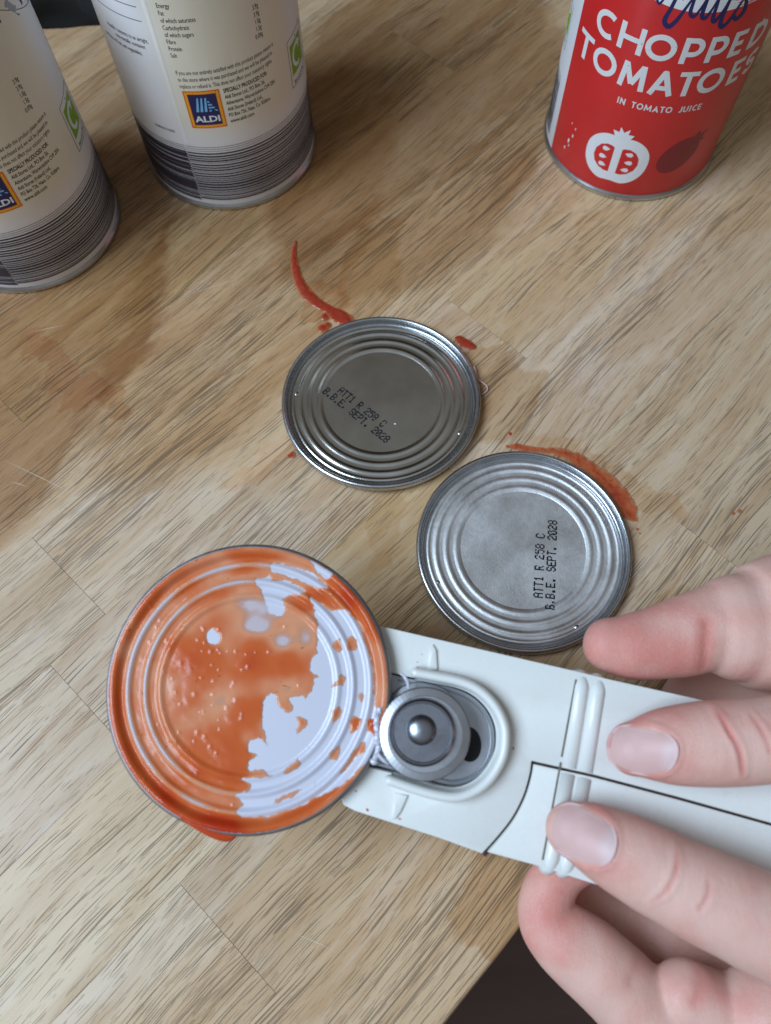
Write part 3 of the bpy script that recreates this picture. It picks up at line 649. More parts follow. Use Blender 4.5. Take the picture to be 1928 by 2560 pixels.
t = np.clip(t, .03, 1.5)*np.clip((soft-.30)*1.7, .10, 1)*hard
lump = np.zeros((G, G))
rgs = np.random.RandomState(4)
for _ in range(100):
    bx_, by_ = rgs.uniform(-34, 34, 2)
    if rgs.rand() < .45: bx_, by_ = -10+rgs.randn()*9, rgs.randn()*14
    rb_ = rgs.uniform(.22, .5); lump = lump+np.exp(-((LX-bx_)**2+(LY-by_)**2)/rb_**2)*rgs.uniform(.08, .22)*np.clip(t*3, 0, 1)
hh = (t*.6+lump*1.0+(fbm(26, 12, 2)-.5)*.07)
keep = (hard > .45) & (RR < 37.0)
zc = zprof+.03+hh*np.clip((37.2-RR)/.8, .1, 1)
idx = -np.ones((G, G), int); vs, fs, tv = [], [], []
quad = keep[:-1, :-1] & keep[1:, :-1] & keep[:-1, 1:] & keep[1:, 1:]
need = np.zeros((G, G), bool); need[:-1, :-1] |= quad; need[1:, :-1] |= quad; need[:-1, 1:] |= quad; need[1:, 1:] |= quad
ii, jj = np.nonzero(need); idx[ii, jj] = np.arange(len(ii)); edge = blur(keep.astype(float), 1)[ii, jj] < .99
zz = np.where(edge, zprof[ii, jj]-.04, zc[ii, jj]); vs = np.c_[LX[ii, jj], LY[ii, jj], zz]; tv = t[ii, jj]
a, b = np.nonzero(quad); fs = np.c_[idx[a, b], idx[a, b+1], idx[a+1, b+1], idx[a+1, b]].tolist()
def sauce_mat(name, thin=(.68, .31, .17), mid=(.57, .115, .028), deep=(.45, .036, .009), alpha=False):
    m = M(name); at = m.n('Attribute', out=2, attribute_name='thick'); v = m.coord()
    f = m.math('ADD', at, m.math('MULTIPLY', m.math('SUBTRACT', m.noise(v, 200, 3, .5), .5), .09))
    c = m.mix(m.rng(f, -.03, .09), (.70, .56, .54), thin); c = m.mix(m.rng(f, .10, .46), c, mid); c = m.mix(m.rng(f, .42, 1.0), c, deep)
    c = m.mix(m.rng(m.noise(v, 620, 2, .5), .72, .76), c, (.36, .08, .006))
    m.set('Base Color', c); m.set('Roughness', .13); m.set('Subsurface Weight', .2); m.set('Subsurface Radius', (.0012, .0004, .0001)); m.set('Subsurface Scale', 1.0)
    m.set('IOR', 1.38); m.bump(m.noise(v, 300, 2, .5), .1, .0003)
    m.set('Alpha', m.rng(at, .0, .5, .35, 1.0) if alpha else m.rng(at, .03, .2, .3, 1.0))
    return m.mat
SAU = sauce_mat('tomato_pulp')
def put_thick(o, tv):
    a = o.data.attributes.new('thick', 'FLOAT', 'POINT'); a.data.foreach_set('value', np.asarray(tv, np.float32))
so = mesh('tomato_film', vs.tolist(), fs, SAU, hl); put_thick(so, tv)
# the drip hanging over the rim
c1 = Z5(655, 1545)[:2]-np.array([(LIDC-HO)@HX, (LIDC-HO)@HY])
bm = bmesh.new(); bmesh.ops.create_icosphere(bm, subdivisions=5, radius=1)
drip = [Z5(*q)[:2]-np.array([(LIDC-HO)@HX, (LIDC-HO)@HY]) for q in [(430, 1500), (560, 1578), (650, 1608), (690, 1612), (730, 1590)]]
bm.free(); vs, fs = tube([(*p_, z_) for p_, z_ in zip(drip, (-.2, -.3, -1.0, -1.4, -.8))], (.4, .9, 1.5, 1.6, .7), 20, .8)
vs = [(x_+.25*noise.noise((x_*.5, y_*.5, 3)), y_+.25*noise.noise((x_*.5, y_*.5, 7)), z_) for x_, y_, z_ in vs]
so = mesh('sauce_drip', vs, fs, SAU, hl); put_thick(so, [.78]*len(vs))
m_ = so.modifiers.new('s', 'SUBSURF'); m_.levels = m_.render_levels = 1

LACP = flat('lacquer_scrap', (.72, .72, .74), .4)
# ------------------------------------------------------------ spills on the worktop
SPM = sauce_mat('spilled_sauce', (.50, .22, .10), (.44, .10, .035), (.31, .036, .016), True)
def spill(circles, h, label=None, cell=.33, wob=.5, group=None, name='tomato_spill', m=None, film=False):
    """circles: (x, y, r) mm on the worktop; a liquid film with a rounded edge."""
    cs = np.array(circles); x0, x1 = (cs[:, 0]-cs[:, 2]).min()-2, (cs[:, 0]+cs[:, 2]).max()+2; y0, y1 = (cs[:, 1]-cs[:, 2]).min()-2, (cs[:, 1]+cs[:, 2]).max()+2
    X, Y = np.meshgrid(np.arange(x0, x1, cell), np.arange(y0, y1, cell)); f = np.zeros_like(X)
    nz = np.array([[noise.noise((a*.45, b*.45, 1.7))+.5*noise.noise((a*1.2, b*1.2, 4)) for a, b in zip(r1, r2)] for r1, r2 in zip(X, Y)])
    for x_, y_, r_ in circles: dd = np.hypot(X-x_, Y-y_)/r_; f = np.maximum(f, 1-dd)+.12*np.clip(1.3-dd, 0, 1)*(f > 0)
    f = np.where(f > .02, f+nz*.16*wob, 0)
    k = f > .0; q = k[:-1, :-1] & k[1:, :-1] & k[:-1, 1:] & k[1:, 1:]; need = np.zeros_like(k); need[:-1, :-1] |= q; need[1:, :-1] |= q; need[:-1, 1:] |= q; need[1:, 1:] |= q
    ii, jj = np.nonzero(need); idx = -np.ones(k.shape, int); idx[ii, jj] = np.arange(len(ii)); fv = f[ii, jj]
    nn = nz[ii, jj]; zz = .02+h*np.sqrt(np.clip(fv, 0, 1))*(1+.25*nn)*(1 if not film else (.5+.5*nn))
    cx0, cy0 = cs[:, 0].mean(), cs[:, 1].mean(); a, b = np.nonzero(q)
    o = mesh(name, np.c_[X[ii, jj]-cx0, Y[ii, jj]-cy0, np.maximum(zz, .02)].tolist(), np.c_[idx[a, b], idx[a, b+1], idx[a+1, b+1], idx[a+1, b]].tolist(), m or SPM); o.location = (cx0*S, cy0*S, 0)
    put_thick(o, np.clip(fv*(.55 if film else 1.5)+.15*nn, 0, 1)); tag(o, label, 'spill', group); return o
def zc3(lst, o=(640, 560), k=.4202, den=4):
    out = []; P_ = [(*pl(o[0]+x_*k, o[1]+y_*k)[:2], r_*k/5.4) for x_, y_, r_ in lst]
    return [tuple(q) for q in catmull(P_, den)]
arc_ = zc3([(238, 108, 9), (226, 180, 18), (234, 262, 25), (262, 350, 31), (308, 422, 36), (370, 475, 33), (435, 512, 30), (490, 548, 44), (545, 575, 40)], den=6)
spill(arc_, .8, 'curved red streak of tomato sauce leading up from the dark lid')
spill([(*pl(640+408*.4202, 560+556*.4202)[:2], 2.0), (*pl(640+398*.4202, 560+622*.4202)[:2], 2.6), (*pl(640+428*.4202, 560+605*.4202)[:2], 1.8)], 1.0, 'small glossy pair of joined sauce drops beside the red streak')
spill(zc3([(700, 95, 14), (780, 100, 26), (860, 115, 22), (960, 122, 20), (1050, 135, 32), (1150, 180, 44), (1260, 250, 50), (1350, 330, 58), (1420, 420, 66), (1470, 490, 58), (1510, 545, 34), (1540, 575, 12)], (1000, 1080), .3842, 5), .55, 'thin orange sauce smear curving round the back of the paler lid', film=True, wob=1.4)
spill(zc3([(1210, 688, 28), (1245, 712, 34), (1285, 730, 24)]), .9, 'pinkish tomato pulp lump at the right rear edge of the dark lid', wob=1.4)
spill([(*pl(640+215*.4202, 560+1375*.4202)[:2], 1.6), (*pl(640+195*.4202, 560+1385*.4202)[:2], .9)], .8, 'small sauce drop at the left front edge of the dark lid')
spill([(*pl(640+1510*.4202, 560+1250*.4202)[:2], 1.0)], .5, 'tiny lone sauce drop between the two lids on their right')
spill([(*pl(1560+1235*.221, 1250+150*.221)[:2], 1.1), (*pl(1560+1310*.221, 1250+128*.221)[:2], 1.2)], .25, 'brownish speck pair on the worktop right of the paler lid', film=True)
spill([(*pl(1560+150*.221, 1250+330*.221)[:2], .9), (*pl(1560+180*.221, 1250+380*.221)[:2], .6)], .4, 'tiny sauce fleck under the end of the orange smear', film=True)
th = [pl(640+x_*.4202, 560+y_*.4202, z_) for x_, y_, z_ in [(1298, 850, 2.5), (1312, 890, 1.5), (1325, 925, .8), (1352, 945, .6), (1374, 965, .6), (1378, 985, .6), (1362, 1003, .5), (1345, 1012, .5)]]
Q = catmull(th, 5); vs, fs = tube(Q, [.32]*len(Q), 8); o = mesh('tomato_fibre', vs, fs, M('pulp_fibre', Base_Color=(.62, .38, .34), Roughness=.3).mat); tag(o, 'pale curled tomato fibre hanging off the right edge of the dark lid', 'food scrap')

for (zx_, zy_, r_, m_, lb_) in ((590, 1488, .55, LACP, 'tiny white scrap on the front rim groove of the dark lid'), (828, 1185, .3, LACP, 'tiny pale curl on the dark lid beside its date code')):
    c_ = pl(640+zx_*.4202, 560+zy_*.4202, 3.0); bm = bmesh.new(); bmesh.ops.create_icosphere(bm, subdivisions=2, radius=1)
    for v_ in bm.verts: k = 1+.5*noise.noise(v_.co*2.1); v_.co = Vector((c_[0]+v_.co.x*r_*1.5*k, c_[1]+v_.co.y*r_*k, 2.55+v_.co.z*r_*.5))
    tag(from_bm('paint_scrap', bm, m_), lb_, 'scrap')
# dark cloth in the shadow behind the tins
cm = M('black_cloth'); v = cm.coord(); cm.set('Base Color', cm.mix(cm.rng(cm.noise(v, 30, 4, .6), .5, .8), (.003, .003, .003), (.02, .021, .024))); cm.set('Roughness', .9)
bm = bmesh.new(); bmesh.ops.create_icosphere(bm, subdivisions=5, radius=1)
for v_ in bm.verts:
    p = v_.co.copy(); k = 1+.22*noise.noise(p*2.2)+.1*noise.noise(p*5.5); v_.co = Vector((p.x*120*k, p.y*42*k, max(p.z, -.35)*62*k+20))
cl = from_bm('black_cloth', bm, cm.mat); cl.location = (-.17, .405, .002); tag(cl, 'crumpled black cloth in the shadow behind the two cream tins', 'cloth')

# ------------------------------------------------------------ electric tin opener, upside down in the hand
op = empty('tin_opener', HO, (TI, 0, 0))
tag(op, 'white electric tin opener held upside down with its metal cutting wheel facing up', 'tin opener')
pm = M('white_plastic'); v = pm.coord(); pm.set('Base Color', pm.mix(pm.math('MULTIPLY', pm.rng(pm.noise(v, 45, 5, .7), .5, .75), .5), (.77, .77, .735), (.70, .68, .62)))
pm.set('Roughness', pm.rng(pm.noise(v, 140, 3), .3, .7, .24, .34)); pm.set('Coat Weight', .15); pm.set('Subsurface Weight', .08); pm.set('Subsurface Radius', (.002, .002, .0015)); pm.set('Subsurface Scale', 1.)
pm.bump(pm.noise(v, 320, 3, .6), .05, .0002); PLA = pm.mat
SEAM = flat('brown_gap', (.05, .022, .018), .6)
xy = lambda P_: [(float(p_[0]), float(p_[1])) for p_ in P_]
F_ = lambda *q: [H(*a_) for a_ in q]
cavity = catmull([Z6(x_, y_)[:2] for x_, y_ in [(-60, 905), (245, 990), (500, 1055), (680, 1108), (780, 1122), (880, 1098), (965, 1040), (1025, 955), (1052, 850), (1045, 725), (1000, 620), (915, 530), (800, 470), (640, 428), (480, 398), (200, 330)]], 4)
lever_line = catmull([H(*q)[:2] for q in [(1207, 2134), (1247, 2089), (1282, 2043), (1309, 1990), (1324, 1940), (1330, 1903)]], 5)
top_edge = [H(*q)[:2] for q in [(902, 1553), (967, 1569), (1200, 1623), (1439, 1678), (1529, 1700), (1727, 1744), (2200, 1850), (2420, 1905)]]
lever_top = [H(*q)[:2] for q in [(2420, 2195), (2200, 2133), (1928, 2058), (1700, 1994), (1488, 1938)]]
bot_left = [H(*q)[:2] for q in [(1100, 2095), (980, 2057), (890, 2028), (858, 2012)]]
body = [tuple(p_) for p_ in top_edge+lever_top+lever_line[::-1]+bot_left+cavity]
outer = set(tuple(np.round(p_, 3)) for p_ in top_edge+[lever_line[0]]+bot_left)
def near_outer(x_, y_):
    p_ = np.array([x_, y_]); best = 9
    for ch in (top_edge, [lever_line[0]]+bot_left):
        for a_, b_ in zip(ch[:-1], ch[1:]):
            a_, b_ = np.array(a_), np.array(b_); tt = np.clip((p_-a_)@(b_-a_)/((b_-a_)@(b_-a_)), 0, 1); best = min(best, np.linalg.norm(a_+(b_-a_)*tt-p_))
    return 4.2 if best < .4 else .45
def grow(P_, d):
    """inset a ccw or cw polygon by d toward its inside (approx)."""
    P_ = [np.array(p_[:2], float) for p_ in P_]; n = len(P_); ar = sum(P_[i-1][0]*P_[i][1]-P_[i][0]*P_[i-1][1] for i in range(n)); sg = 1 if ar > 0 else -1; out = []
    for i in range(n):
        a_, b_ = P_[i]-P_[i-1], P_[(i+1) % n]-P_[i]; a_ /= max(np.linalg.norm(a_), 1e-9); b_ /= max(np.linalg.norm(b_), 1e-9)
        na, nb = np.array([-a_[1], a_[0]]), np.array([-b_[1], b_[0]]); m_ = na+nb; m_ /= max(np.linalg.norm(m_), 1e-6); out.append(tuple(P_[i]+sg*m_*d/max(.5, m_@na)))
    return out
DEPTH = -34
from_bm('housing', prism(body, DEPTH, 0, near_outer, 5), PLA, op, ang=40)
lev_bot = [H(*q)[:2] for q in [(1347, 2172), (1520, 2228), (1800, 2290), (2250, 2400), (2420, 2440)]]
lever = [tuple(p_) for p_ in lever_line+lever_top[::-1]+lev_bot[::-1]]
lever = grow(lever, .7)
def lev_bev(x_, y_):
    p_ = np.array([x_, y_]); best = 99
    ch = [np.array(lever_line[0])]+[np.array(q) for q in lev_bot]
    for a_, b_ in zip(ch[:-1], ch[1:]): tt = np.clip((p_-a_)@(b_-a_)/((b_-a_)@(b_-a_)), 0, 1); best = min(best, np.linalg.norm(a_+(b_-a_)*tt-p_))
    return 4.2 if best < 1.2 else .6
from_bm('press_lever', prism(lever, DEPTH, .15, lev_bev, 5), PLA, op, ang=40)
gl = [np.array(p_) for p_ in lever_line+lever_top[::-1]]
bm = bmesh.new()
for a_, b_ in zip(gl[:-1], gl[1:]):
    d_ = (b_-a_)/np.linalg.norm(b_-a_); s_ = np.array([-d_[1], d_[0]])*1.5; c_ = [a_+s_-d_*.3, a_-s_-d_*.3, b_-s_+d_*.3, b_+s_+d_*.3]
    bm.faces.new([bm.verts.new((*q, -1.6)) for q in c_])
from_bm('gap_floor', bm, SEAM, op, False)
# steel plate in the channel, its round hole only a near-black disc painting the shade inside
STE = tin_metal('dull_steel', .34, (.46, .48, .52), mott=.15); STD = tin_metal('dark_steel', .22, (.34, .36, .41), mott=.1); STW = tin_metal('wheel_steel', .26, (.50, .52, .56), mott=.12)
plate = grow([tuple(p_) for p_ in cavity], .45)
bm = prism(plate, -6.4, -3.0); ob = from_bm('channel_plate', bm, STE, op, ang=30)
hc = Z6(885, 835, -3.0); vs, fs = lathe([(1.0, -.3), (.99, .04), (.9, .03), (.001, .03)], 40); mesh('axle_hole_disc', [(hc[0]-.7+v_[0]*3.3, hc[1]+v_[1]*4.6, -3+v_[2]) for v_ in vs], fs, flat('hole_shade', (.006, .005, .006), .8), ob)
vs, fs = tube([(*p_, -3.0) for p_ in catmull(grow([tuple(p_) for p_ in cavity], 1.5)[3:-3], 1)], [.28]*len(catmull(grow([tuple(p_) for p_ in cavity], 1.5)[3:-3], 1)), 8); mesh('plate_rim', vs, fs, STE, op)
mesh('channel_floor', [(*p_, -6.6) for p_ in grow(cavity, .1)], [tuple(range(len(cavity)))], flat('black_void', (.008, .007, .008), .7), op, False)
# raised U rib
rib = catmull([Z6(x_, y_, 2.2)[:2] for x_, y_ in [(520, 368), (650, 392), (815, 428), (930, 482), (1025, 575), (1083, 685), (1098, 790), (1078, 920), (1000, 1055), (895, 1140), (780, 1175), (650, 1160), (500, 1118), (350, 1066)]], 6)
vs, fs = tube([(*p_, 2.9) for p_ in rib], [1.38]*len(rib), 18, 1.3); rb = mesh('guide_rib', vs, fs, PLA, op)
n = len(rib); wl_ = []
for p_ in rib: pass
vs, fs = [], []
for i, p_ in enumerate(rib):
    t_ = np.array(rib[min(i+1, n-1)])-np.array(rib[max(i-1, 0)]); t_ /= np.linalg.norm(t_); s_ = np.array([-t_[1], t_[0]])
    for q, z_ in ((1.9, -.2), (1.5, .25), (1.38, .8), (1.34, 3.2), (-1.34, 3.2), (-1.38, .8), (-1.5, .25), (-1.9, -.2)): vs.append((*(np.array(p_)+s_*q), z_))
for i in range(n-1):
    for k in range(7): fs.append((i*8+k, i*8+k+1, (i+1)*8+k+1, (i+1)*8+k))
fs += [tuple(range(8)), tuple((n-1)*8+k for k in range(8))[::-1]]
mesh('rib_base', vs, fs, PLA, rb)
# two wedge ramps beside the rib
for q in ([(632, 185), (655, 225), (662, 352), (592, 346), (612, 250)], [(385, 1150), (470, 1166), (425, 1270), (392, 1318), (360, 1322)]):
    P_ = [Z6(*a_)[:2] for a_ in q]; bm = prism([tuple(a_) for a_ in P_], -.3, .75, lambda a_, b_: .35); from_bm('ramp', bm, PLA, op)
for q_, r_ in (((205, 1262), .45), ((416, 1322), .35), ((1155, 862), .35), ((530, 300), .2), ((560, 250), .18), ((130, 1140), .3)):
    c_ = Z6(*q_); vs, fs = lathe([(1, 0), (.8, .3), (.4, .5), (.001, .55)], 10, lambda r, z, a, j: (r*(1+.3*math.sin(a*2+q_[0])), z*.4)); o = mesh('sauce_speck', [(c_[0]+v_[0]*r_, c_[1]+v_[1]*r_*.8, v_[2]*r_) for v_ in vs], fs, SAU, op); put_thick(o, [.35]*len(vs))
# grip ribs across the handle, split by the lever gap
def band(q0, q1, name, wide):
    a_, b_ = H(*q0)[:2], H(*q1)[:2]; d = (b_-a_)/np.linalg.norm(b_-a_); L = np.linalg.norm(b_-a_)
    return a_, b_, d, L
def grip(pts3, r_): vs, fs = tube(pts3, [r_]*len(pts3), 20, .9, caps=False); mesh('grip_rib', vs, fs, PLA, op)
for (tx, ty), (gx, gy), (bx, by) in (((1462, 1677), (1422, 1927), (1372, 2192)), ((1503, 1687), (1463, 1938), (1412, 2200))):
    T, Gp, Bt = H(tx, ty)[:2], H(gx, gy)[:2], H(bx, by)[:2]; u = (Gp-T)/np.linalg.norm(Gp-T); u2 = (Bt-Gp)/np.linalg.norm(Bt-Gp)
    grip([(*(T+u*1.4), -14), (*(T+u*1.5), -3.4), (*(T+u*2.6), -1.5), (*(T+u*4.5), -.85), (*(Gp-u*.8), -.85)], 2.12)
    grip([(*(Gp+u2*.9), -.7), (*(Bt-u2*4.5), -.7), (*(Bt-u2*2.6), -1.3), (*(Bt-u2*1.5), -3.4), (*(Bt-u2*1.4), -14)], 2.12)
# dark groove before the ribs
a_, b_ = H(1444, 1680)[:2], H(1354, 2165)[:2]; d_ = (b_-a_)/np.linalg.norm(b_-a_); s_ = np.array([-d_[1], d_[0]])*.28
mesh('handle_groove', [(*(a_+s_+d_*2), .03), (*(a_-s_+d_*2), .03), (*(a_-s_+d_*22.6), .03), (*(a_+s_+d_*22.6), .03), (*(a_+s_+d_*24), .18), (*(a_-s_+d_*24), .18), (*(b_-s_-d_*1.5), .18), (*(b_+s_-d_*1.5), .18)], [(0, 1, 2, 3), (4, 5, 6, 7)], flat('grimy_groove', (.17, .15, .11), .6), op, False)
# drive: toothed cutting wheel on a stem with hub and domed rivet
wc = Z9(676, 812, 5.2); wh = empty('tmp'); bpy.data.objects.remove(wh)
def wl3(name, prof, m, parent, seg=120, fn=None, c=wc):
    vs, fs = lathe(prof, seg, fn); return mesh(name, [(v_[0]+c[0], v_[1]+c[1], v_[2]) for v_ in vs], fs, m, parent)
def teeth(r, z, a, j): return (r+(.05*math.sin(a*60) if r > 11.4 else 0), z)
wheel = wl3('cutting_wheel', [(3, -4), (3, 2.2), (9.0, 2.6), (11.2, 3.9), (11.9, 4.4), (11.9, 4.75), (11.6, 4.95), (9.75, 5.3), (9.6, 5.45), (7, 5.45), (0.001, 5.45)], STW, op, 240, teeth)
sharp(wheel, 12)
hub = wl3('wheel_hub', [(8.7, 5.3), (8.6, 6.4), (8.4, 6.8), (7.8, 7.3), (7.6, 7.3), (7.3, 7.05), (4, 7.05), (0.001, 7.05)], STD, wheel, 96, None, Z9(650, 796, 6.5))
wl3('rivet_dome', [(3.9, 7.0), (3.8, 7.25), (3.3, 7.8), (2.3, 8.3), (1.2, 8.55), (.001, 8.62)], STD, hub, 48, None, Z9(642, 772, 7.5)); sharp(hub, 12)
# bracket under the wheel
br = catmull([Z9(x_, y_, 0)[:2] for x_, y_ in [(330, 400), (470, 300), (640, 270), (860, 330), (1000, 480), (1050, 700), (1010, 1000), (850, 1180), (600, 1230), (300, 1150), (150, 1080)]], 4)
from_bm('wheel_bracket', prism([tuple(p_) for p_ in br], -3.2, -.6, lambda a_, b_: .6), STE, op, ang=30)
for pts, nm, lb_ in (([(430, 185, 4), (465, 215, 5), (495, 270, 5), (505, 330, 4.6)], 'metal_shaving', 'curled pale metal shaving sticking up behind the cutting wheel'), ([(180, 1010, 4.8), (225, 1065, 5.0), (262, 1100, 5.0), (292, 1122, 4.5)], 'metal_shaving', 'short pale metal shaving lying at the front left of the cutting wheel')):
    Q = catmull([Z9(x_, y_, z_) for x_, y_, z_ in pts], 5); vs, fs = tube(Q, [.42]*len(Q), 8, .5); o = mesh(nm, [(v_[0], v_[1], v_[2]) for v_ in vs], fs, LAC); o.matrix_world = Matrix.Translation(Vector(HO)*S)@Matrix.Rotation(TI, 4, 'X'); tag(o, lb_, 'metal scrap')

# ------------------------------------------------------------ hand
hand_parts = []
def finger(P_, flat_=.86, k=6, up_=(0, 0, 1)):
    """P_: (fn, x, y, halfwidth px, off) -> tube in opener frame."""
    pts = []
    for f_, s_, x_, y_, hw, off in P_:
        p_ = f_(x_, y_, off); q = f_(x_, y_+50, off); r_ = hw*np.linalg.norm(q-p_)/50; pts.append((*p_, r_))
    Q = catmull(pts, k); hand_parts.append(tube([q[:3] for q in Q], [q[3] for q in Q], 28, flat_, True, up_)); return Q
z7 = lambda x_, y_, hw, off: (Z7, 0, x_, y_, hw, off)
z8 = lambda x_, y_, hw, off: (Z8, 0, x_, y_, hw, off)
q_index = finger([z7(838, 1240, 172, 6.6), z7(930, 1232, 208, 8.0), z7(1050, 1220, 238, 9.2), z7(1250, 1210, 262, 10.2), z7(1450, 1198, 268, 10.6), z7(1680, 1182, 268, 11.0), z7(2000, 1160, 285, 11), z7(2400, 1130, 330, 10), z7(2800, 1100, 400, 6)])
q_mid = finger([z8(530, 398, 168, 6.9), z8(610, 430, 200, 8.2), z8(730, 490, 228, 9.4), z8(900, 580, 255, 10.4), z8(1090, 680, 272, 11.2), z8(1280, 775, 288, 12), z8(1480, 870, 300, 12.5), z8(1720, 980, 318, 13), z8(2000, 1120, 350, 12), z8(2400, 1250, 420, 6)])
q_thumb = finger([z7(695, 615, 172, -9.5), z7(800, 620, 200, -9.5), z7(950, 602, 222, -10), z7(1130, 560, 245, -10.5), z7(1270, 520, 258, -11), z7(1400, 500, 300, -12)], .9)
finger([z7(1470, 505, 330, -12), z7(1560, 505, 390, -13), z7(1760, 480, 430, -14), z7(2000, 450, 470, -14), z7(2400, 500, 520, -14)], .85)
q_ring = finger([z8(620, 560, 130, -20), z8(470, 640, 150, -19), z8(385, 780, 165, -18), z8(385, 910, 182, -18), z8(480, 1020, 222, -18), z8(640, 1150, 245, -18), z8(820, 1320, 255, -19), z8(1020, 1520, 270, -20), z8(1300, 1800, 300, -21)], .95)
finger([z8(1180, 1350, 225, -16), z8(1280, 1420, 250, -17), z8(1500, 1560, 280, -20)], .95)
finger([z8(1640, 1470, 330, -15), z8(1800, 1560, 380, -16), z8(2100, 1650, 450, -16)], .95)
finger([z8(1150, 1750, 320, -26), z8(1500, 1900, 420, -26), z8(2000, 1950, 520, -22)], .8)
finger([z8(560, 730, 120, -36), z8(680, 820, 140, -40), z8(800, 900, 160, -42), z8(1000, 1020, 190, -40), z8(1300, 1200, 220, -38), z8(1700, 1350, 260, -34), z8(2100, 1500, 330, -28)], .8)     # little finger folded behind
finger([z7(1150, 930, 150, -42), z7(1400, 960, 210, -42), z7(1800, 1000, 300, -38), z7(2300, 1050, 380, -30)], .8)       # heel of the thumb seen through the gap
finger([z7(2250, 700, 500, -14), z7(2350, 1200, 560, -12), z8(2150, 1300, 520, -14), z8(2150, 1750, 520, -18)], .8)       # palm, out of frame
finger([z7(2500, 1300, 560, -14), z7(3200, 1500, 520, -16), z7(3900, 1700, 500, -18)], .85)       # wrist
vs, fs = [], []
for a_, b_ in hand_parts: k = len(vs); vs += a_; fs += [tuple(i+k for i in f) for f in b_]
hand = mesh('person', vs, fs); hand.name = 'hand_mesh'
rm = hand.modifiers.new('r', 'REMESH'); rm.mode = 'VOXEL'; rm.voxel_size = .00052
sm = hand.modifiers.new('s', 'SMOOTH'); sm.factor = .5; sm.iterations = 34
dg = bpy.context.evaluated_depsgraph_get(); me = bpy.data.meshes.new_from_object(hand.evaluated_get(dg)); bpy.data.objects.remove(hand)
nv = len(me.vertices); co = np.empty(nv*3); me.vertices.foreach_get('co', co); co = co.reshape(-1, 3)*1000; nr = np.empty(nv*3); me.vertices.foreach_get('normal', nr); nr = nr.reshape(-1, 3)
redness = np.zeros(nv); disp = np.zeros(nv)
camL = np.array([(CAM-HO)@HX, (CAM-HO)@HY, (CAM-HO)@HN])
vd = camL-co; vd /= np.linalg.norm(vd, axis=1)[:, None]; facing = np.clip((nr*vd).sum(1)*2, 0, 1)
def crease(pts, off, w_, depth, rd):
    P_ = np.array([p_ for p_ in catmull([f_(x_, y_, off) for f_, x_, y_ in pts], 8)]); global disp, redness
    # distance of each vertex's sight line to the crease curve
    best = np.full(nv, 1e9); sel = np.nonzero(np.abs(co-P_.mean(0)).max(1) < 45)[0]
    for p_ in P_:
        vv = co[sel]-p_; vv[:, 2] *= .25; best[sel] = np.minimum(best[sel], np.linalg.norm(vv, axis=1))
    g = np.exp(-(best/w_)**2)*facing; disp -= depth*g; redness += rd*np.exp(-(best/(w_*1.7))**2)*facing
    sh = np.exp(-((best-w_*2.4)/(w_*1.3))**2)*facing; disp += depth*.3*sh
crease([(Z7, 1365, 990), (Z7, 1410, 1110), (Z7, 1475, 1240), (Z7, 1520, 1400)], 20, .5, .62, .9)
crease([(Z7, 1570, 1040), (Z7, 1630, 1160), (Z7, 1665, 1260)], 20, .5, .3, .35)
crease([(Z7, 1610, 990), (Z7, 1700, 1150)], 20, .5, .12, .12)
crease([(Z8, 1168, 520), (Z8, 1148, 630), (Z8, 1095, 750), (Z8, 1025, 835)], 22, .5, .6, .85)
crease([(Z8, 1325, 700), (Z8, 1310, 790), (Z8, 1270, 860)], 22, .5, .3, .35)
crease([(Z7, 1300, 480), (Z7, 1296, 600), (Z7, 1310, 740)], 2, 1.5, .55, .5)
crease([(Z8, 985, 1150), (Z8, 940, 1230), (Z8, 880, 1300)], -6, 1.2, .25, .3)
crease([(Z8, 1320, 1270), (Z8, 1290, 1360), (Z8, 1260, 1420)], -4, 1.3, .4, .4)
crease([(Z8, 500, 790), (Z8, 430, 810), (Z8, 370, 840)], -6, 1.2, .2, .2)
# nails: local frames (centre, axis toward the tip, half length, half width)
def nail_frame(f_, c_, tip_, side_, off):
    c = f_(*c_, off)[:2]; a_ = f_(*tip_, off)[:2]-c; b_ = f_(*side_, off)[:2]-c; return c, a_, b_
NAILS = [nail_frame(Z7, (893, 1255), (703, 1222), (918, 1090), 15), nail_frame(Z8, (588, 437), (412, 372), (640, 268), 15)]
for c, a_, b_ in NAILS:
    inv = np.linalg.inv(np.c_[a_, b_]); uv = (co[:, :2]-c)@inv.T; rr = (np.abs(uv[:, 0]/.93)**2.6+np.abs(uv[:, 1]/.9)**2.6)**(1/2.6)
    upm = np.clip(nr[:, 2]*1.6-.1, 0, 1)*(co[:, 2] > 5)
    disp += upm*(-.4*np.clip((.98-rr)/.12, 0, 1)+.26*np.exp(-((rr-1.13)/.10)**2)*np.clip(.75-uv[:, 0]*.95, .0, 1))
    redness += upm*.2*np.exp(-((rr-1.06)/.07)**2)
for q_, k, rad_ in ((q_index, .42, 17), (q_mid, .38, 17), (q_thumb, .5, 26), (q_ring, .4, 20)):
    redness += k*np.exp(-(np.linalg.norm(co-np.array(q_[4][:3]), axis=1)/rad_)**2)
redness += .3*np.exp(-(np.linalg.norm((co-Z7(950, 640, -8))*np.array([1, 1, .5]), axis=1)/9)**2)
redness += .35*np.exp(-(np.linalg.norm((co-Z8(390, 960, -10))*np.array([1, 1, .5]), axis=1)/12)**2)
redness += .3*np.exp(-(np.linalg.norm((co-Z8(1150, 1250, -6))*np.array([1, 1, .5]), axis=1)/10)**2)
redness += .3*np.exp(-(np.linalg.norm((co-Z8(1560, 1330, -6))*np.array([1, 1, .5]), axis=1)/10)**2)
lowf = np.array([noise.noise((p_[0]*.12, p_[1]*.12, p_[2]*.12)) for p_ in co]); redness += lowf*.35; disp += lowf*.25
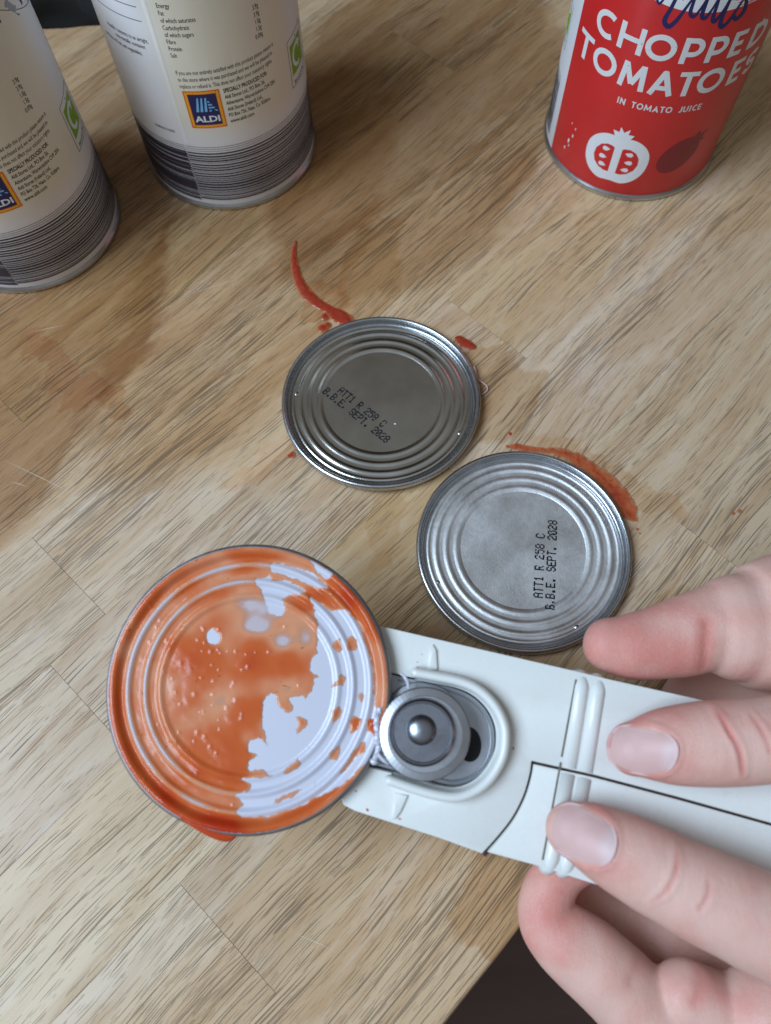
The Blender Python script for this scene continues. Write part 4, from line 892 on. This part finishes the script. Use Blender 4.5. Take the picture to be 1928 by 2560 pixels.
co2 = (co+nr*disp[:, None])/1000; me.vertices.foreach_set('co', co2.ravel()); me.update()
at = me.attributes.new('red', 'FLOAT', 'POINT'); at.data.foreach_set('value', redness.astype(np.float32))
sk = M('skin'); v = sk.coord(); ra = sk.n('Attribute', out=2, attribute_name='red')
blt = sk.noise(v, 160, 4, .6); fine = sk.noise(v, 900, 3, .6)
c = sk.mix(sk.rng(sk.math('ADD', ra, sk.math('MULTIPLY', sk.math('SUBTRACT', blt, .5), .5)), -.15, .9), (.78, .485, .40), (.68, .25, .205))
c = sk.mix(sk.math('MULTIPLY', sk.rng(fine, .5, .75), .18), c, (.78, .56, .49)); sk.set('Base Color', c)
sk.set('Roughness', sk.rng(fine, .3, .7, .42, .6)); sk.set('Subsurface Weight', .22); sk.set('Subsurface Radius', (.0035, .0012, .0006)); sk.set('Subsurface Scale', 1.0); sk.set('Specular IOR Level', .45)
vor = sk.n('TexVoronoi', {'Vector': sk.mapping(v, (1.0, .62, 1.0), (0, 0, R(15))), 'Scale': 1700}, feature='DISTANCE_TO_EDGE')
sk.bump(sk.math('ADD', sk.math('MULTIPLY', sk.rng(vor, 0, .12), .5), sk.math('ADD', sk.math('MULTIPLY', fine, .5), sk.math('MULTIPLY', blt, 1.2))), .55, .0002, sk.n('Bump', {'Height': sk.noise(sk.mapping(v, (620, 150, 200), (0, 0, R(8))), 1, 3, .6), 'Strength': .3, 'Distance': .0004}))
person = empty('person', HO, (TI, 0, 0)); tag(person, 'left hand of a person gripping the tin opener from the right, bare skin', 'person')
hd = link('hand', me, sk.mat, person)
bvh = BVHTree.FromPolygons([Vector(p_) for p_ in co2*1000], [tuple(p_.vertices) for p_ in me.polygons])
nm_ = M('fingernail'); ra = nm_.n('Attribute', out=2, attribute_name='lun'); v = nm_.coord()
nm_.set('Base Color', nm_.mix(ra, nm_.mix(nm_.noise(v, 200, 2), (.64, .39, .36), (.69, .45, .42)), (.72, .57, .57))); nm_.set('Roughness', .46); nm_.set('Specular IOR Level', .35); nm_.set('Subsurface Weight', .2); nm_.set('Subsurface Radius', (.002, .001, .0006)); nm_.set('Subsurface Scale', 1.)
nm_.bump(nm_.noise(nm_.mapping(v, (150, 1500, 150), (0, 0, R(-10))), 1, 2), .1, .0001)
for c, a_, b_ in NAILS:
    vs, fs, lu = [], [], []; NU, NV = 40, 36; sm_, zs_ = [], []
    for u in np.linspace(-.95, .72, 12):
        for v_ in np.linspace(-.8, .8, 11):
            p_ = c+a_*u+b_*v_; hit = bvh.ray_cast(Vector((p_[0], p_[1], 40)), Vector((0, 0, -1)))[0]
            if hit: sm_.append((1, u, v_, u*u, u*v_, v_*v_)); zs_.append(hit.z)
    kf = np.linalg.lstsq(np.array(sm_), np.array(zs_), rcond=None)[0]
    for i in range(NU+1):
        for j in range(NV+1):
            u, v_ = i/NU*2-1, j/NV*2-1
            if max(abs(u), abs(v_)) > 0: s_ = max(abs(u), abs(v_))/((abs(u)**2.6+abs(v_)**2.6)**(1/2.6))
            else: s_ = 1
            uu, vv = u*s_, v_*s_; p_ = c+a_*uu*(.95 if uu < 0 else .86)+b_*vv*.9; rr = max(abs(u), abs(v_))
            z_ = np.array((1, uu, vv, uu*uu, uu*vv, vv*vv))@kf; ed = min(1, (1-rr)/.15); z_ += .16+.18*ed**.5; hq = bvh.ray_cast(Vector((p_[0], p_[1], 40)), Vector((0, 0, -1)))[0]; z_ = max(z_, hq.z+.10) if (hq and rr < .9) else z_; z_ -= 0-(.5 if rr > .985 else 0)
            vs.append((p_[0], p_[1], z_)); d_ = math.hypot((uu+1.02)/.5, vv/.8); lu.append(float(np.clip((1.15-d_)/.5, 0, 1))*.55)
    for i in range(NU):
        for j in range(NV): k = i*(NV+1)+j; fs.append((k, k+NV+1, k+NV+2, k+1))
    o = mesh('fingernail', vs, fs, nm_.mat, hd); at = o.data.attributes.new('lun', 'FLOAT', 'POINT'); at.data.foreach_set('value', lu)
    zz_ = np.array([v_[2] for v_ in vs]); print('nail z', zz_.min(), zz_.max())
print('verts hand', nv, 'objects', len(bpy.data.objects))
